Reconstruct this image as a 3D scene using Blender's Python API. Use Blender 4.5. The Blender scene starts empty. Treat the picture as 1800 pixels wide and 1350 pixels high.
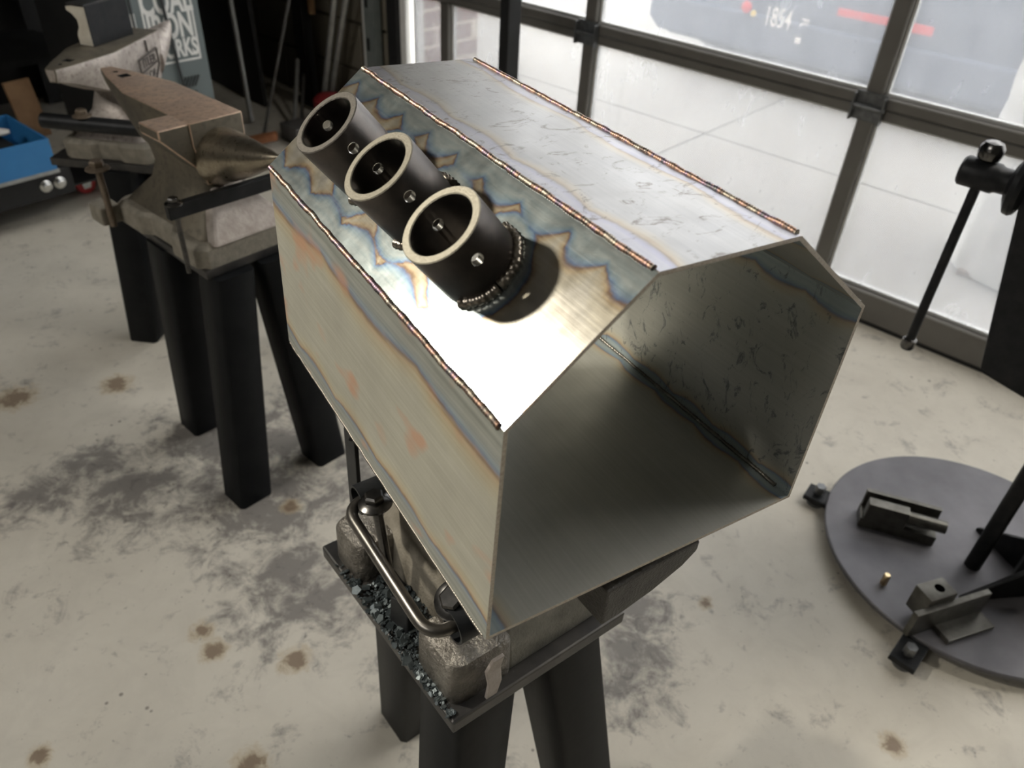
import bpy, bmesh, math, random
from mathutils import Vector, Matrix, noise
random.seed(7)
PI = math.pi
SC = bpy.context.scene
COL = SC.collection

# ------------------------------------------------------------------ camera
H = 1.25
pitch, roll, fpx = 0.65340, -0.06140, 1369.8
fwd = Vector((0, math.cos(pitch), -math.sin(pitch)))
rt = Vector((1, 0, 0)); dn = fwd.cross(rt)
right = math.cos(roll) * rt + math.sin(roll) * dn
down = -math.sin(roll) * rt + math.cos(roll) * dn
cd = bpy.data.cameras.new('camera'); cam = bpy.data.objects.new('camera', cd); COL.objects.link(cam)
cd.sensor_width = 36; cd.lens = fpx / 1800 * 36; cd.clip_start = .02; cd.clip_end = 200
m = Matrix.Identity(4)
for i in range(3):
    m[i][0] = right[i]; m[i][1] = -down[i]; m[i][2] = -fwd[i]
m[0][3], m[1][3], m[2][3] = 0, 0, H
cam.matrix_world = m
cd.dof.use_dof = True; cd.dof.focus_distance = .62; cd.dof.aperture_fstop = 9.0
SC.camera = cam

# ------------------------------------------------------------------ world, lamps, exposure
w = bpy.data.worlds.new('sky'); SC.world = w; w.use_nodes = True
bg = w.node_tree.nodes['Background']; bg.inputs[0].default_value = (1.0, .985, .96, 1); bg.inputs[1].default_value = 7.3
SC.view_settings.view_transform = 'Standard'; SC.view_settings.look = 'None'
SC.view_settings.gamma = 1; SC.view_settings.use_curve_mapping = False
SC.view_settings.exposure = 0.88
DV = Vector((0.7627, -0.6468, 0)); NV = Vector((0.6468, 0.7627, 0)); DD = 2.2398   # door direction, door normal, door distance
def DP(u, n, z): return DV * u + NV * n + Vector((0, 0, z))

def lamp(name, kind, loc, aim, energy, color, **kw):
    l = bpy.data.lights.new(name, kind); o = bpy.data.objects.new(name, l); COL.objects.link(o)
    l.energy = energy; l.color = color
    for k, v in kw.items(): setattr(l, k, v)
    d = (Vector(aim) - Vector(loc)).normalized()
    o.location = loc; o.rotation_euler = d.to_track_quat('-Z', 'Y').to_euler()
    return o
lamp('work_lamp', 'SPOT', (-1.34, .72, 1.84), (0., .38, .95), 80, (1.0, .93, .80), spot_size=math.radians(44), spot_blend=1., shadow_soft_size=.05)
lamp('ceiling_fill', 'AREA', (-2.2, -.6, 2.85), (-1.2, .2, 0), 40, (1.0, .96, .89), shape='RECTANGLE', size=1.6, size_y=1.0)  # added fill light, no fixture seen; lifts the floor on the left
lamp('ceiling_fill', 'AREA', (1.95, 1.35, 2.85), (1.6, 1.0, 0), 24, (1.0, .95, .86), shape='RECTANGLE', size=1.0, size_y=.5)  # second added fill, out of view, brightens the floor at right

# ------------------------------------------------------------------ node helpers
class NT:
    def __init__(s, name):
        s.m = bpy.data.materials.new(name); s.m.use_nodes = True
        s.t = s.m.node_tree; s.b = s.t.nodes['Principled BSDF']; s.out = s.t.nodes['Material Output']
        s._tc = None
    def n(s, k): return s.t.nodes.new(k)
    def set(s, sock, v):
        if hasattr(v, 'is_linked') or isinstance(v, bpy.types.NodeSocket): s.t.links.new(v, sock)
        elif isinstance(v, (tuple, list)) and len(v) == 3 and sock.type == 'RGBA': sock.default_value = (*v, 1)
        else: sock.default_value = v
    @property
    def obj(s):
        if not s._tc: s._tc = s.n('ShaderNodeTexCoord')
        return s._tc.outputs['Object']
    def xyz(s, v):
        q = s.n('ShaderNodeSeparateXYZ'); s.set(q.inputs[0], v); return q.outputs
    def comb(s, x=0., y=0., z=0.):
        q = s.n('ShaderNodeCombineXYZ')
        for i, v in enumerate((x, y, z)): s.set(q.inputs[i], v)
        return q.outputs[0]
    def M(s, op, a, b=None, c=None, clamp=False):
        q = s.n('ShaderNodeMath'); q.operation = op; q.use_clamp = clamp
        for i, v in enumerate((a, b, c)):
            if v is not None: s.set(q.inputs[i], v)
        return q.outputs[0]
    def vmul(s, v, t):
        q = s.n('ShaderNodeVectorMath'); q.operation = 'MULTIPLY'; s.set(q.inputs[0], v); q.inputs[1].default_value = t; return q.outputs[0]
    def dist(s, v, t):
        q = s.n('ShaderNodeVectorMath'); q.operation = 'DISTANCE'; s.set(q.inputs[0], v); q.inputs[1].default_value = t; return q.outputs['Value']
    def noise(s, v, scale, detail=3, rough=.5, dist=0.):
        q = s.n('ShaderNodeTexNoise'); s.set(q.inputs['Vector'], v); q.inputs['Scale'].default_value = scale
        q.inputs['Detail'].default_value = detail; q.inputs['Roughness'].default_value = rough; q.inputs['Distortion'].default_value = dist
        return q.outputs[0]
    def ramp(s, f, stops, interp='LINEAR'):
        q = s.n('ShaderNodeValToRGB'); s.set(q.inputs[0], f); e = q.color_ramp.elements; q.color_ramp.interpolation = interp
        while len(e) < len(stops): e.new(.5)
        for i, (p, c) in enumerate(stops):
            e[i].position = p; e[i].color = (c, c, c, 1) if isinstance(c, (int, float)) else (*c, 1)
        return q.outputs[0]
    def mix(s, f, a, b, blend='MIX'):
        q = s.n('ShaderNodeMix'); q.data_type = 'RGBA'; q.blend_type = blend
        s.set(q.inputs[0], f); s.set(q.inputs[6], a); s.set(q.inputs[7], b); return q.outputs[2]
    def bump(s, h, strength=.3, distance=.002):
        q = s.n('ShaderNodeBump'); s.set(q.inputs['Height'], h); q.inputs['Strength'].default_value = strength; q.inputs['Distance'].default_value = distance
        s.t.links.new(q.outputs[0], s.b.inputs['Normal'])
    def P(s, **kw):
        for k, v in kw.items():
            s.set(s.b.inputs[{'base': 'Base Color', 'rough': 'Roughness', 'metal': 'Metallic', 'alpha': 'Alpha', 'spec': 'Specular IOR Level'}[k]], v)
        return s.m

def plain(name, c1, c2, scale=30, rough=.5, metal=0., bump=0., bscale=None, detail=4, spec=.5):
    k = NT(name); v = k.obj
    f = k.ramp(k.noise(v, scale, detail, .6), [(.3, 0.), (.7, 1.)])
    k.P(base=k.mix(f, c1, c2), rough=rough, metal=metal, spec=spec)
    if bump: k.bump(k.noise(v, bscale or scale * 3, 4, .6), bump, .003)
    return k.m

MAT = {}
MAT['black_tube'] = plain('black_painted_steel', (.005, .006, .007), (.009, .010, .011), 25, .5, 0., .05, spec=.12)
MAT['dark_plate'] = plain('dark_mill_plate', (.035, .036, .038), (.09, .085, .08), 18, .42, .75, .08, 120)
MAT['black_iron'] = plain('black_iron', (.009, .0105, .012), (.022, .0225, .024), 40, .45, .2, .06, 150, spec=.25)
MAT['rod_steel'] = plain('bare_rod', (.09, .085, .078), (.15, .14, .125), 60, .33, .9, .03)
MAT['cast'] = plain('rough_cast_iron', (.13, .12, .105), (.30, .28, .25), 60, .36, .85, 1., 230)
MAT['cast_pale'] = plain('pale_cast_base', (.28, .235, .20), (.50, .45, .41), 28, .6, .1, .35, 150)
MAT['cast_tan'] = plain('tan_cast_base', (.16, .145, .115), (.27, .245, .20), 50, .65, .1, .4, 250)
MAT['cast_dark'] = plain('dark_cast_heel', (.045, .042, .038), (.085, .08, .072), 60, .5, .4, .5, 420)
MAT['flank'] = plain('grey_cast_flank', (.10, .095, .08), (.26, .25, .215), 22, .5, .35, .35, 320)
MAT['bolt'] = plain('oily_bolt', (.05, .05, .05), (.14, .135, .13), 70, .22, .95)
MAT['tan_bolt'] = plain('tan_bolt', (.13, .10, .072), (.20, .16, .12), 70, .5, .5)
MAT['tube_steel'] = plain('burner_tube_scale', (.055, .052, .050), (.10, .085, .075), 40, .36, .85, .04, 200)
MAT['cut_edge'] = plain('sheared_edge', (.33, .29, .24), (.50, .46, .40), 400, .45, .9, .3, 900)
for i_, (a_, b_) in enumerate((((.27, .25, .20), (.34, .32, .26)), ((.15, .14, .11), (.20, .185, .15)), ((.055, .05, .044), (.09, .083, .072)))):  # one sawn rim in three tones; lamp falloff put into the colour
    MAT['rim%d' % i_] = plain('sawn_rim', a_, b_, 500, .6, .75, .3, 900)
MAT['thread'] = plain('bright_thread', (.55, .54, .50), (.75, .74, .70), 90, .25, 1.)
MAT['flake'] = plain('scale_flake', (.035, .045, .05), (.10, .118, .122), 90, .42, .5, .1)
MAT['plate_grey'] = plain('grey_disc_plate', (.11, .108, .118), (.165, .162, .175), 9, .5, .35, .05, 300)
MAT['door_alu'] = plain('bronze_aluminium', (.135, .127, .115), (.165, .157, .142), 8, .45, .3)
MAT['white_vinyl'] = plain('white_vinyl', (.70, .70, .68), (.80, .80, .78), 10, .4)
MAT['bead'] = plain('pale_glazing_bead', (.50, .50, .48), (.62, .62, .60), 10, .4)
MAT['hinge'] = plain('galvanised_hinge', (.12, .125, .13), (.20, .205, .21), 60, .38, .8)
MAT['cab_grey'] = plain('grey_green_enamel', (.135, .165, .172), (.155, .185, .19), 5, .42)
MAT['cab_dark'] = plain('dark_vent', (.03, .036, .038), (.04, .046, .048), 5, .6)
MAT['white_print'] = plain('white_vinyl_lettering', (.75, .76, .74), (.82, .82, .80), 20, .45)
MAT['black_matt'] = plain('black_matt', (.006, .0065, .007), (.012, .0125, .013), 12, .6)
MAT['blue'] = plain('blue_enamel', (.03, .17, .40), (.04, .20, .45), 10, .35)
MAT['wood'] = plain('brown_board', (.16, .085, .035), (.26, .15, .07), 14, .6)
MAT['red'] = plain('red_rubber', (.42, .02, .025), (.52, .035, .035), 12, .4)
MAT['dark_red'] = plain('dull_red', (.16, .012, .014), (.22, .02, .022), 12, .5)
MAT['zinc'] = plain('zinc_fork', (.55, .55, .54), (.68, .68, .66), 30, .25, .9)
MAT['white_rag'] = plain('white_plastic', (.6, .58, .55), (.72, .70, .68), 20, .5)
MAT['grey_pipe'] = plain('grey_pipe', (.30, .30, .29), (.42, .42, .40), 30, .45, .5)
MAT['dark_pipe'] = plain('dark_pipe', (.10, .095, .09), (.15, .145, .14), 30, .5, .5)
MAT['track'] = plain('galvanised_track', (.20, .23, .225), (.27, .30, .29), 14, .5, .5)
MAT['orange'] = plain('rusty_orange', (.22, .085, .035), (.34, .14, .06), 40, .6)
MAT['brick'] = plain('pale_red_brick', (.25, .16, .14), (.34, .24, .21), 20, .8, 0, .3, 90)
MAT['mortar'] = plain('cream_mortar', (.74, .66, .55), (.82, .74, .62), 30, .9)
MAT['van'] = plain('slate_vehicle_paint', (.085, .11, .155), (.11, .135, .185), 4, .4)
MAT['van_dark'] = plain('dark_rubber', (.02, .02, .022), (.03, .03, .032), 10, .7)
MAT['reflector'] = plain('red_reflector', (.62, .03, .04), (.72, .06, .06), 10, .3)
MAT['amber'] = plain('amber_lens', (.72, .52, .12), (.8, .6, .18), 10, .3)
MAT['number'] = plain('cream_number', (.85, .82, .74), (.9, .87, .8), 10, .5)
MAT['film'] = plain('white_stretch_film', (.75, .75, .73), (.88, .88, .86), 12, .3, 0, .4, 40)
MAT['brass'] = plain('brass_pin', (.62, .47, .27), (.75, .6, .38), 40, .28, 1.)
MAT['dull_block'] = plain('machined_block', (.085, .082, .072), (.15, .145, .13), 45, .4, .8, .05, 200)
MAT['ceiling'] = plain('ceiling_paint', (.24, .235, .22), (.28, .275, .26), 3, .8)
MAT['blackwall'] = plain('shade_dark_wall', (.014, .014, .014), (.024, .024, .023), 3, .8)  # shade of the left corner put into the wall colour
MAT['lit_polish'] = plain('lit_polished_end', (.70, .64, .54), (.90, .86, .76), 30, .3, .45, .06, 90)  # steel end face, with the light on it put into the pale colour
MAT['sidewall'] = plain('painted_side_wall', (.10, .098, .09), (.13, .125, .115), 3, .8)

def anvil_steel(name, c1, c2, c3, rough, sc, metal=.9):
    k = NT(name); v = k.obj
    a = k.noise(v, sc, 5, .6, .6); b = k.noise(v, sc * 6, 4, .65)
    c = k.mix(k.ramp(a, [(.38, 0.), (.62, 1.)]), c1, c2)
    c = k.mix(k.ramp(b, [(.5, 0.), (.75, 1.)]), c, c3)
    k.P(base=c, rough=k.M('ADD', rough, k.M('MULTIPLY', b, .2)), metal=metal)
    k.bump(k.noise(v, 160, 3, .6), .06, .002)
    return k.m
MAT['anvil_rust'] = anvil_steel('worn_brown_anvil_face', (.68, .50, .37), (.54, .40, .31), (.34, .24, .19), .34, 16, .75)
MAT['anvil_body'] = anvil_steel('dark_brown_anvil_body', (.10, .088, .066), (.15, .13, .095), (.07, .062, .05), .5, 14, .45)
MAT['anvil_horn'] = anvil_steel('dark_burnished_horn', (.42, .37, .28), (.30, .26, .20), (.18, .15, .12), .2, 14, .95)
MAT['anvil_silver'] = anvil_steel('silver_forged_anvil', (.50, .45, .41), (.36, .32, .29), (.20, .17, .15), .4, 16, .55)
MAT['engrave'] = plain('dark_stamped_marks', (.07, .06, .055), (.1, .085, .075), 60, .6, .3)

BT = .0028
# ---- heat-tinted sheet steel: local x = across the plate, y = along it
def sheet(name, w, L, b0, b1, base, weld, ring=(), blot=None, marks=None, lobes=(.05, .06), rough=.30, amp=.45, dark=(.24, .155, .11), noise_w=.5, straw=[(.56, .36, .17), (.60, .48, .29)], sc=.92, metal=.93):
    k = NT(name); v = k.obj; x, y, z = k.xyz(v)
    wob = k.M('SUBTRACT', k.noise(v, 22, 4, .6), .5); wob2 = k.M('SUBTRACT', k.noise(v, 90, 3, .6), .5)
    dt = k.M('ADD', k.M('MULTIPLY', wob, .016), k.M('MULTIPLY', wob2, .003))
    def edge(d, b, per, ph):
        sn = k.M('ABSOLUTE', k.M('SINE', k.M('ADD', k.M('MULTIPLY', k.M('ADD', y, k.M('MULTIPLY', wob, .02)), PI / per), ph)))
        wd = k.M('MULTIPLY', k.M('ADD', 1 - amp, k.M('MULTIPLY', sn, amp)), b)
        return k.M('DIVIDE', k.M('ADD', d, k.M('MULTIPLY', dt, noise_w)), wd)
    S = None
    if b0: S = edge(x, b0, lobes[0], .3)
    if b1:
        e = edge(k.M('SUBTRACT', w, x), b1, lobes[1], 1.1); S = e if S is None else k.M('SMOOTH_MIN', S, e, .12)
    for (cx, cy, r) in ring:
        d = k.dist(k.comb(x, y, 0), (cx, cy, 0))
        e = k.M('DIVIDE', k.M('ADD', k.M('SUBTRACT', d, .026), k.M('MULTIPLY', dt, 1.1)), r)
        S = e if S is None else k.M('SMOOTH_MIN', S, e, .10)
    if S is None: S = k.M('ADD', .9, k.M('MULTIPLY', wob, .2))
    S = k.M('MULTIPLY', S, .5, clamp=True)
    stops = [(0., weld[0]), (.10, weld[1]), (.17, weld[0]), (.27, weld[1]), (.35, weld[2]), (.41, weld[3]), (.455, weld[4]), (.495, dark), (.55, straw[0]), (.63, straw[1]), (.80, base[0]), (1., base[1])]
    c = k.ramp(S, stops)
    streak = k.noise(k.vmul(v, (330, 9, 330)), 1, 3, .6)
    cl = k.noise(v, 13, 5, .6)
    c = k.mix(k.ramp(streak, [(.35, .0), (.75, .22)]), c, (sc, sc * .98, sc * .92))
    c = k.mix(k.ramp(cl, [(.40, .0), (.75, .28)]), c, (.22, .21, .19))
    if blot:
        f = k.ramp(k.noise(k.vmul(v, (1, .6, 1)), 24, 2, .5), [(.58, 0.), (.68, .7)])
        c = k.mix(f, c, blot)
    if marks:
        f = k.ramp(k.noise(k.vmul(v, (1, 1.6, 1)), 40, 6, .72, 1.4), [(.555, 0.), (.64, .85)])
        c = k.mix(f, c, marks)
    inner = k.M('LESS_THAN', z, -BT * .4)
    c = k.mix(k.M('MULTIPLY', inner, .42), c, (.26, .295, .305))
    rough = k.M('ADD', rough, k.M('MULTIPLY', inner, .10))
    k.P(base=c, metal=k.M('SUBTRACT', metal, k.M('MULTIPLY', inner, .42)), rough=k.M('ADD', rough, k.M('MULTIPLY', k.M('SUBTRACT', k.noise(v, 35, 4, .6), .5), .16)))
    k.bump(streak, .05, .0006)
    return k.m

# ------------------------------------------------------------------ mesh helpers
WM = {}
def wm(o): return WM.get(o.name, Matrix.Identity(4)) if o else Matrix.Identity(4)

class MB:
    def __init__(s): s.v = []; s.f = []; s.mi = []
    def add(s, vs, fs, mi=0):
        o = len(s.v); s.v += [Vector(p) for p in vs]; s.f += [tuple(i + o for i in q) for q in fs]; s.mi += [mi] * len(fs); return s
    def loft(s, loops, mi=0, caps=True, close=False):
        n = len(loops[0]); vs = [p for l in loops for p in l]; fs = []
        R = len(loops)
        for i in range(R if close else R - 1):
            j = (i + 1) % R
            for a in range(n):
                b = (a + 1) % n; fs.append((i * n + a, i * n + b, j * n + b, j * n + a))
        if caps and not close:
            fs.append(tuple(range(n - 1, -1, -1))); fs.append(tuple((R - 1) * n + a for a in range(n)))
        return s.add(vs, fs, mi)
    def box(s, c, size, X=(1, 0, 0), Y=(0, 1, 0), mi=0):
        X = Vector(X).normalized(); Y = Vector(Y).normalized(); Z = X.cross(Y); c = Vector(c)
        a, b, d = [q / 2 for q in size]
        lp = lambda zz: [c + X * sx * a + Y * sy * b + Z * zz for sx, sy in ((-1, -1), (1, -1), (1, 1), (-1, 1))]
        return s.loft([lp(-d), lp(d)], mi)
    def bar(s, p0, p1, wx, wy, side=(0, 0, 1), mi=0):
        p0 = Vector(p0); p1 = Vector(p1); d = (p1 - p0).normalized(); X = Vector(side); X = (X - d * X.dot(d)).normalized(); Y = d.cross(X)
        lp = lambda p: [p + X * a * wx / 2 + Y * b * wy / 2 for a, b in ((-1, -1), (1, -1), (1, 1), (-1, 1))]
        return s.loft([lp(p0), lp(p1)], mi)
    def prism(s, poly, z0, z1, mi=0, f=None):
        f = f or (lambda x, y, z: Vector((x, y, z)))
        a = sum(poly[i][0] * poly[(i + 1) % len(poly)][1] - poly[(i + 1) % len(poly)][0] * poly[i][1] for i in range(len(poly)))
        if a < 0: poly = poly[::-1]
        return s.loft([[f(x, y, z0) for x, y in poly], [f(x, y, z1) for x, y in poly]], mi)
    def tube(s, pts, r, seg=12, mi=0, caps=True):
        pts = [Vector(p) for p in pts]; loops = []; X = None
        for i, p in enumerate(pts):
            d = (pts[min(i + 1, len(pts) - 1)] - pts[max(i - 1, 0)]).normalized()
            if X is None: X = d.orthogonal().normalized()
            else: X = (X - d * X.dot(d)).normalized()
            Y = d.cross(X); rr = r[i] if isinstance(r, (list, tuple)) else r
            loops.append([p + (X * math.cos(t) + Y * math.sin(t)) * rr for t in [2 * PI * q / seg for q in range(seg)]])
        return s.loft(loops, mi, caps)
    def lathe(s, prof, origin, axis, seg=24, mi=0):
        # prof: list of (r, h) along axis
        o = Vector(origin); A = Vector(axis).normalized(); X = A.orthogonal().normalized(); Y = A.cross(X)
        return s.loft([[o + A * h + (X * math.cos(t) + Y * math.sin(t)) * max(r, 1e-5) for t in [2 * PI * q / seg for q in range(seg)]] for r, h in prof], mi)
    def build(s, name, mats, parent=None, smooth=None, bevel=0., seg=2, local=False):
        me = bpy.data.meshes.new(name)
        M = Matrix.Identity(4) if local else wm(parent).inverted()
        me.from_pydata([M @ v for v in s.v], [], s.f)
        for mm in (mats if isinstance(mats, (list, tuple)) else [mats]): me.materials.append(mm)
        me.polygons.foreach_set('material_index', s.mi)
        bm = bmesh.new(); bm.from_mesh(me); bmesh.ops.recalc_face_normals(bm, faces=bm.faces)
        if bevel:
            es = [e for e in bm.edges if len(e.link_faces) == 2 and e.calc_face_angle(0) > .45]
            bmesh.ops.bevel(bm, geom=es, offset=bevel, segments=seg, profile=.6, affect='EDGES', clamp_overlap=True)
        bm.to_mesh(me); bm.free()
        if smooth:
            me.polygons.foreach_set('use_smooth', [True] * len(me.polygons)); me.set_sharp_from_angle(angle=math.radians(smooth))
        o = bpy.data.objects.new(name, me); COL.objects.link(o)
        if parent: o.parent = parent; WM[o.name] = wm(parent)
        return o

def thing(name, label, cat, loc=(0, 0, 0), mat=None, group=None):
    o = bpy.data.objects.new(name, None); COL.objects.link(o); o.empty_display_size = .05
    M = mat if mat else Matrix.Translation(Vector(loc))
    o.matrix_world = M; WM[o.name] = M.copy()
    tag(o, label, cat, group); return o
def tag(o, label, cat, group=None):
    o['label'] = label; o['category'] = cat
    if group: o['group'] = group
    return o
def struct(o): o['kind'] = 'structure'; return o
def sempty(name, loc=(0, 0, 0)):
    o = bpy.data.objects.new(name, None); COL.objects.link(o); o.location = loc; o['kind'] = 'structure'; WM[o.name] = Matrix.Translation(Vector(loc)); return o

def cut(o, cutters, mat=None):
    # subtract cutter meshes (MB in the object's local frame)
    obs = []
    for mb in cutters:
        c = mb.build('cutter', mat or o.data.materials[0], None, local=True)
        c.matrix_world = wm(o) if False else Matrix.Identity(4); obs.append(c)
    src = bpy.data.objects.new('cut_source', o.data); COL.objects.link(src)
    for c in obs:
        md = src.modifiers.new('b', 'BOOLEAN'); md.operation = 'DIFFERENCE'; md.solver = 'EXACT'; md.object = c; md.material_mode = 'TRANSFER'
    dg = bpy.context.evaluated_depsgraph_get(); dg.update()
    me = bpy.data.meshes.new_from_object(src.evaluated_get(dg), depsgraph=dg)
    me.name = o.data.name; o.data = me
    for q in obs + [src]: bpy.data.objects.remove(q)
    me.polygons.foreach_set('use_smooth', [True] * len(me.polygons)); me.set_sharp_from_angle(angle=math.radians(35))

def text_obj(body, size, mat, M, parent, name='lettering', sx=1., bold=0., depth=.0006, align='CENTER'):
    cu = bpy.data.curves.new('txt', 'FONT'); cu.body = body; cu.size = size; cu.extrude = depth; cu.offset = bold; cu.align_x = align
    t = bpy.data.objects.new('txt', cu); COL.objects.link(t)
    dg = bpy.context.evaluated_depsgraph_get(); dg.update()
    me = bpy.data.meshes.new_from_object(t.evaluated_get(dg), depsgraph=dg); bpy.data.objects.remove(t)
    me.transform(Matrix.Diagonal((sx, 1, 1, 1))); me.transform(wm(parent).inverted() @ M)
    me.materials.clear(); me.materials.append(mat)
    o = bpy.data.objects.new(name, me); COL.objects.link(o); o.parent = parent; WM[o.name] = wm(parent); return o
def frame(o, X, Y):
    X = Vector(X).normalized(); Y = Vector(Y); Y = (Y - X * Y.dot(X)).normalized(); Z = X.cross(Y); M = Matrix.Identity(4); o = Vector(o)
    for i in range(3): M[i][0], M[i][1], M[i][2], M[i][3] = X[i], Y[i], Z[i], o[i]
    return M

# ================================================================== STRUCTURE
# floor material: worn concrete with soot smears, rust spots and flecks
k = NT('worn_concrete'); v = k.obj
n1 = k.noise(v, 3.2, 6, .62, .4); n2 = k.noise(v, 11, 6, .68, .8); n3 = k.noise(v, 45, 4, .6)
c = k.mix(k.ramp(n1, [(.3, 0.), (.7, 1.)]), (.54, .505, .43), (.62, .585, .505))
c = k.mix(k.ramp(n2, [(.45, 0.), (.78, .42)]), c, (.43, .40, .345))
dens = None
for (px, py, r) in ((-.51, 1.19, .26), (-.69, 1.35, .20), (-.80, 1.16, .17), (-.90, 1.24, .12), (-.33, 1.29, .10), (-.37, .94, .17), (-.56, 1.36, .2), (.27, .91, .11), (.23, .86, .08), (.24, .78, .10), (-1.0, 1.14, .10), (-.30, 1.45, .12), (-.10, .82, .14)):
    e = k.M('SUBTRACT', 1., k.M('DIVIDE', k.dist(v, (px, py, 0)), r * 1.25), clamp=True)
    dens = e if dens is None else k.M('MAXIMUM', dens, e)
sm = k.noise(v, 13, 9, .70, .5); sm2 = k.noise(v, 44, 7, .72, .7)
f = k.M('MULTIPLY', k.ramp(k.M('ADD', k.M('ADD', k.M('MULTIPLY', sm, .75), k.M('MULTIPLY', sm2, .25)), k.M('MULTIPLY', dens, .23)), [(.55, 0.), (.69, .9)]), .85)
c = k.mix(f, c, (.115, .105, .105))
f = k.M('MULTIPLY', k.ramp(k.M('ADD', sm2, k.M('MULTIPLY', dens, .10)), [(.64, 0.), (.72, 1.)]), .6)
c = k.mix(f, c, (.13, .115, .11))
vo = k.n('ShaderNodeTexVoronoi'); k.set(vo.inputs['Vector'], v); vo.inputs['Scale'].default_value = 30
f = k.ramp(k.M('ADD', vo.outputs['Distance'], k.M('MULTIPLY', k.noise(v, 6, 3), .55)), [(.27, .75), (.33, 0.)])
c = k.mix(f, c, (.13, .11, .095))
vo2 = k.n('ShaderNodeTexVoronoi'); k.set(vo2.inputs['Vector'], v); vo2.inputs['Scale'].default_value = 85
f = k.ramp(k.M('ADD', vo2.outputs['Distance'], k.M('MULTIPLY', k.noise(v, 9, 4, .65), .55)), [(.25, .8), (.31, 0.)])
c = k.mix(f, c, (.12, .10, .09))
rust = None
for (px, py, r) in ((-.708, .592, .020), (-.378, .598, .030), (-.537, .834, .022), (-.503, .795, .024), (-.354, .788, .028), (-.46, 1.153, .022), (-1.217, 1.452, .05), (-1.0, 1.532, .04), (.679, .698, .022), (.405, .966, .015)):
    e = k.M('SUBTRACT', 1., k.M('DIVIDE', k.M('ADD', k.dist(v, (px, py, 0)), k.M('MULTIPLY', k.M('SUBTRACT', sm2, .5), r * 2.2)), r * 1.25), clamp=True)
    rust = e if rust is None else k.M('MAXIMUM', rust, e)
c = k.mix(k.ramp(rust, [(.02, 0.), (.25, .35), (.6, .8)]), c, k.mix(k.ramp(rust, [(.35, 0.), (.65, 1.)]), (.42, .33, .20), (.16, .10, .055)))
f = k.ramp(k.noise(v, 240, 2, .5), [(.74, 0.), (.78, .8)]); c = k.mix(f, c, (.78, .76, .70))
k.P(base=c, rough=k.M('ADD', .34, k.M('MULTIPLY', n2, .3)), spec=.4)
k.bump(k.M('ADD', n3, sm), .10, .002)
M_floor = k.m

def quad(name, pts, mat, parent=None):
    o = MB().add(pts, [tuple(range(len(pts)))]).build(name, mat, parent); return o
def wallbox(name, u0, u1, n0, n1, z0, z1, mat):
    c = DP((u0 + u1) / 2, (n0 + n1) / 2, (z0 + z1) / 2)
    return struct(MB().box(c, (abs(u1 - u0), abs(n1 - n0), z1 - z0), DV, NV).build(name, mat))
UL, UR, NB, CH = -4.05, 2.6, -3.2, 2.9      # left wall, right wall, back wall, ceiling height
UD0, UD1 = -2.60, 1.75                       # door opening
c0 = DP((UL + UR) / 2, (NB + DD + .25) / 2, -.05)
struct(MB().box(c0, (UR - UL + .4, DD + .25 - NB, .1), DV, NV).build('floor', M_floor))
wallbox('ceiling', UL - .2, UR + .2, NB - .2, DD + .4, CH, CH + .1, MAT['ceiling'])
wallbox('wall_left', UL - .2, UL, NB - .2, DD + .3, 0, CH, MAT['blackwall'])
wallbox('wall_right', UR, UR + .2, NB - .2, DD + .3, 0, CH, MAT['sidewall'])
# tan block wall left of the door, blocks with recessed joints
k = NT('tan_blocks'); k.P(base=k.mix(k.noise(k.obj, 8, 5), (.13, .115, .085), (.20, .18, .14)), rough=.85); k.bump(k.noise(k.obj, 120, 4), .3, .003)
MAT['block'] = k.m
wf = sempty('wall_front', DP(-3, DD + .1, 0))
MB().box(DP((UL + UD0 - .10) / 2, DD + .115, CH / 2), (UD0 - .10 - UL, .15, CH), DV, NV).build('mortar_core', plain('tan_mortar', (.09, .08, .06), (.11, .10, .08), 20, .9), wf)
MB().box(DP((UD0 + UD1) / 2, DD + .115, 2.68), (UD1 - UD0 + .2, .15, .44), DV, NV).build('lintel', MAT['sidewall'], wf)
MB().box(DP((UD1 + UR) / 2, DD + .115, CH / 2), (UR - UD1, .15, CH), DV, NV).build('jamb_block', MAT['sidewall'], wf)
z = 0.; row = 0
while z < CH - .1:
    u = UD0 - .10 - (.2 if row % 2 else 0.0); edges = [UD0 - .10]
    while u > UL:
        if u < UD0 - .10 - 1e-6: edges.append(u)
        u -= .4
    edges.append(UL)
    for a, b in zip(edges[:-1], edges[1:]):
        if a - b > .03: MB().box(DP((a + b) / 2, DD + .035, z + .1), (a - b - .01, .03, .19), DV, NV).build('block', MAT['block'], wf, bevel=.004, seg=1)
    z += .2; row += 1
wallbox('wall_back', UL - .2, UR + .2, NB - .2, NB, 0, CH, MAT['sidewall'])
# white jamb trim of the big door and a black strip in the gap beside it
j = MB().box(DP(UD0 + .0, DD + .05, 1.25), (.035, .10, 2.5), DV, NV); struct(j.build('trim_1', MAT['white_vinyl'], bevel=.004))
j = MB().box(DP(UD0 - .065, DD + .03, 1.25), (.06, .07, 2.5), DV, NV); struct(j.build('trim_2', MAT['black_matt'], bevel=.004))

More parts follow.
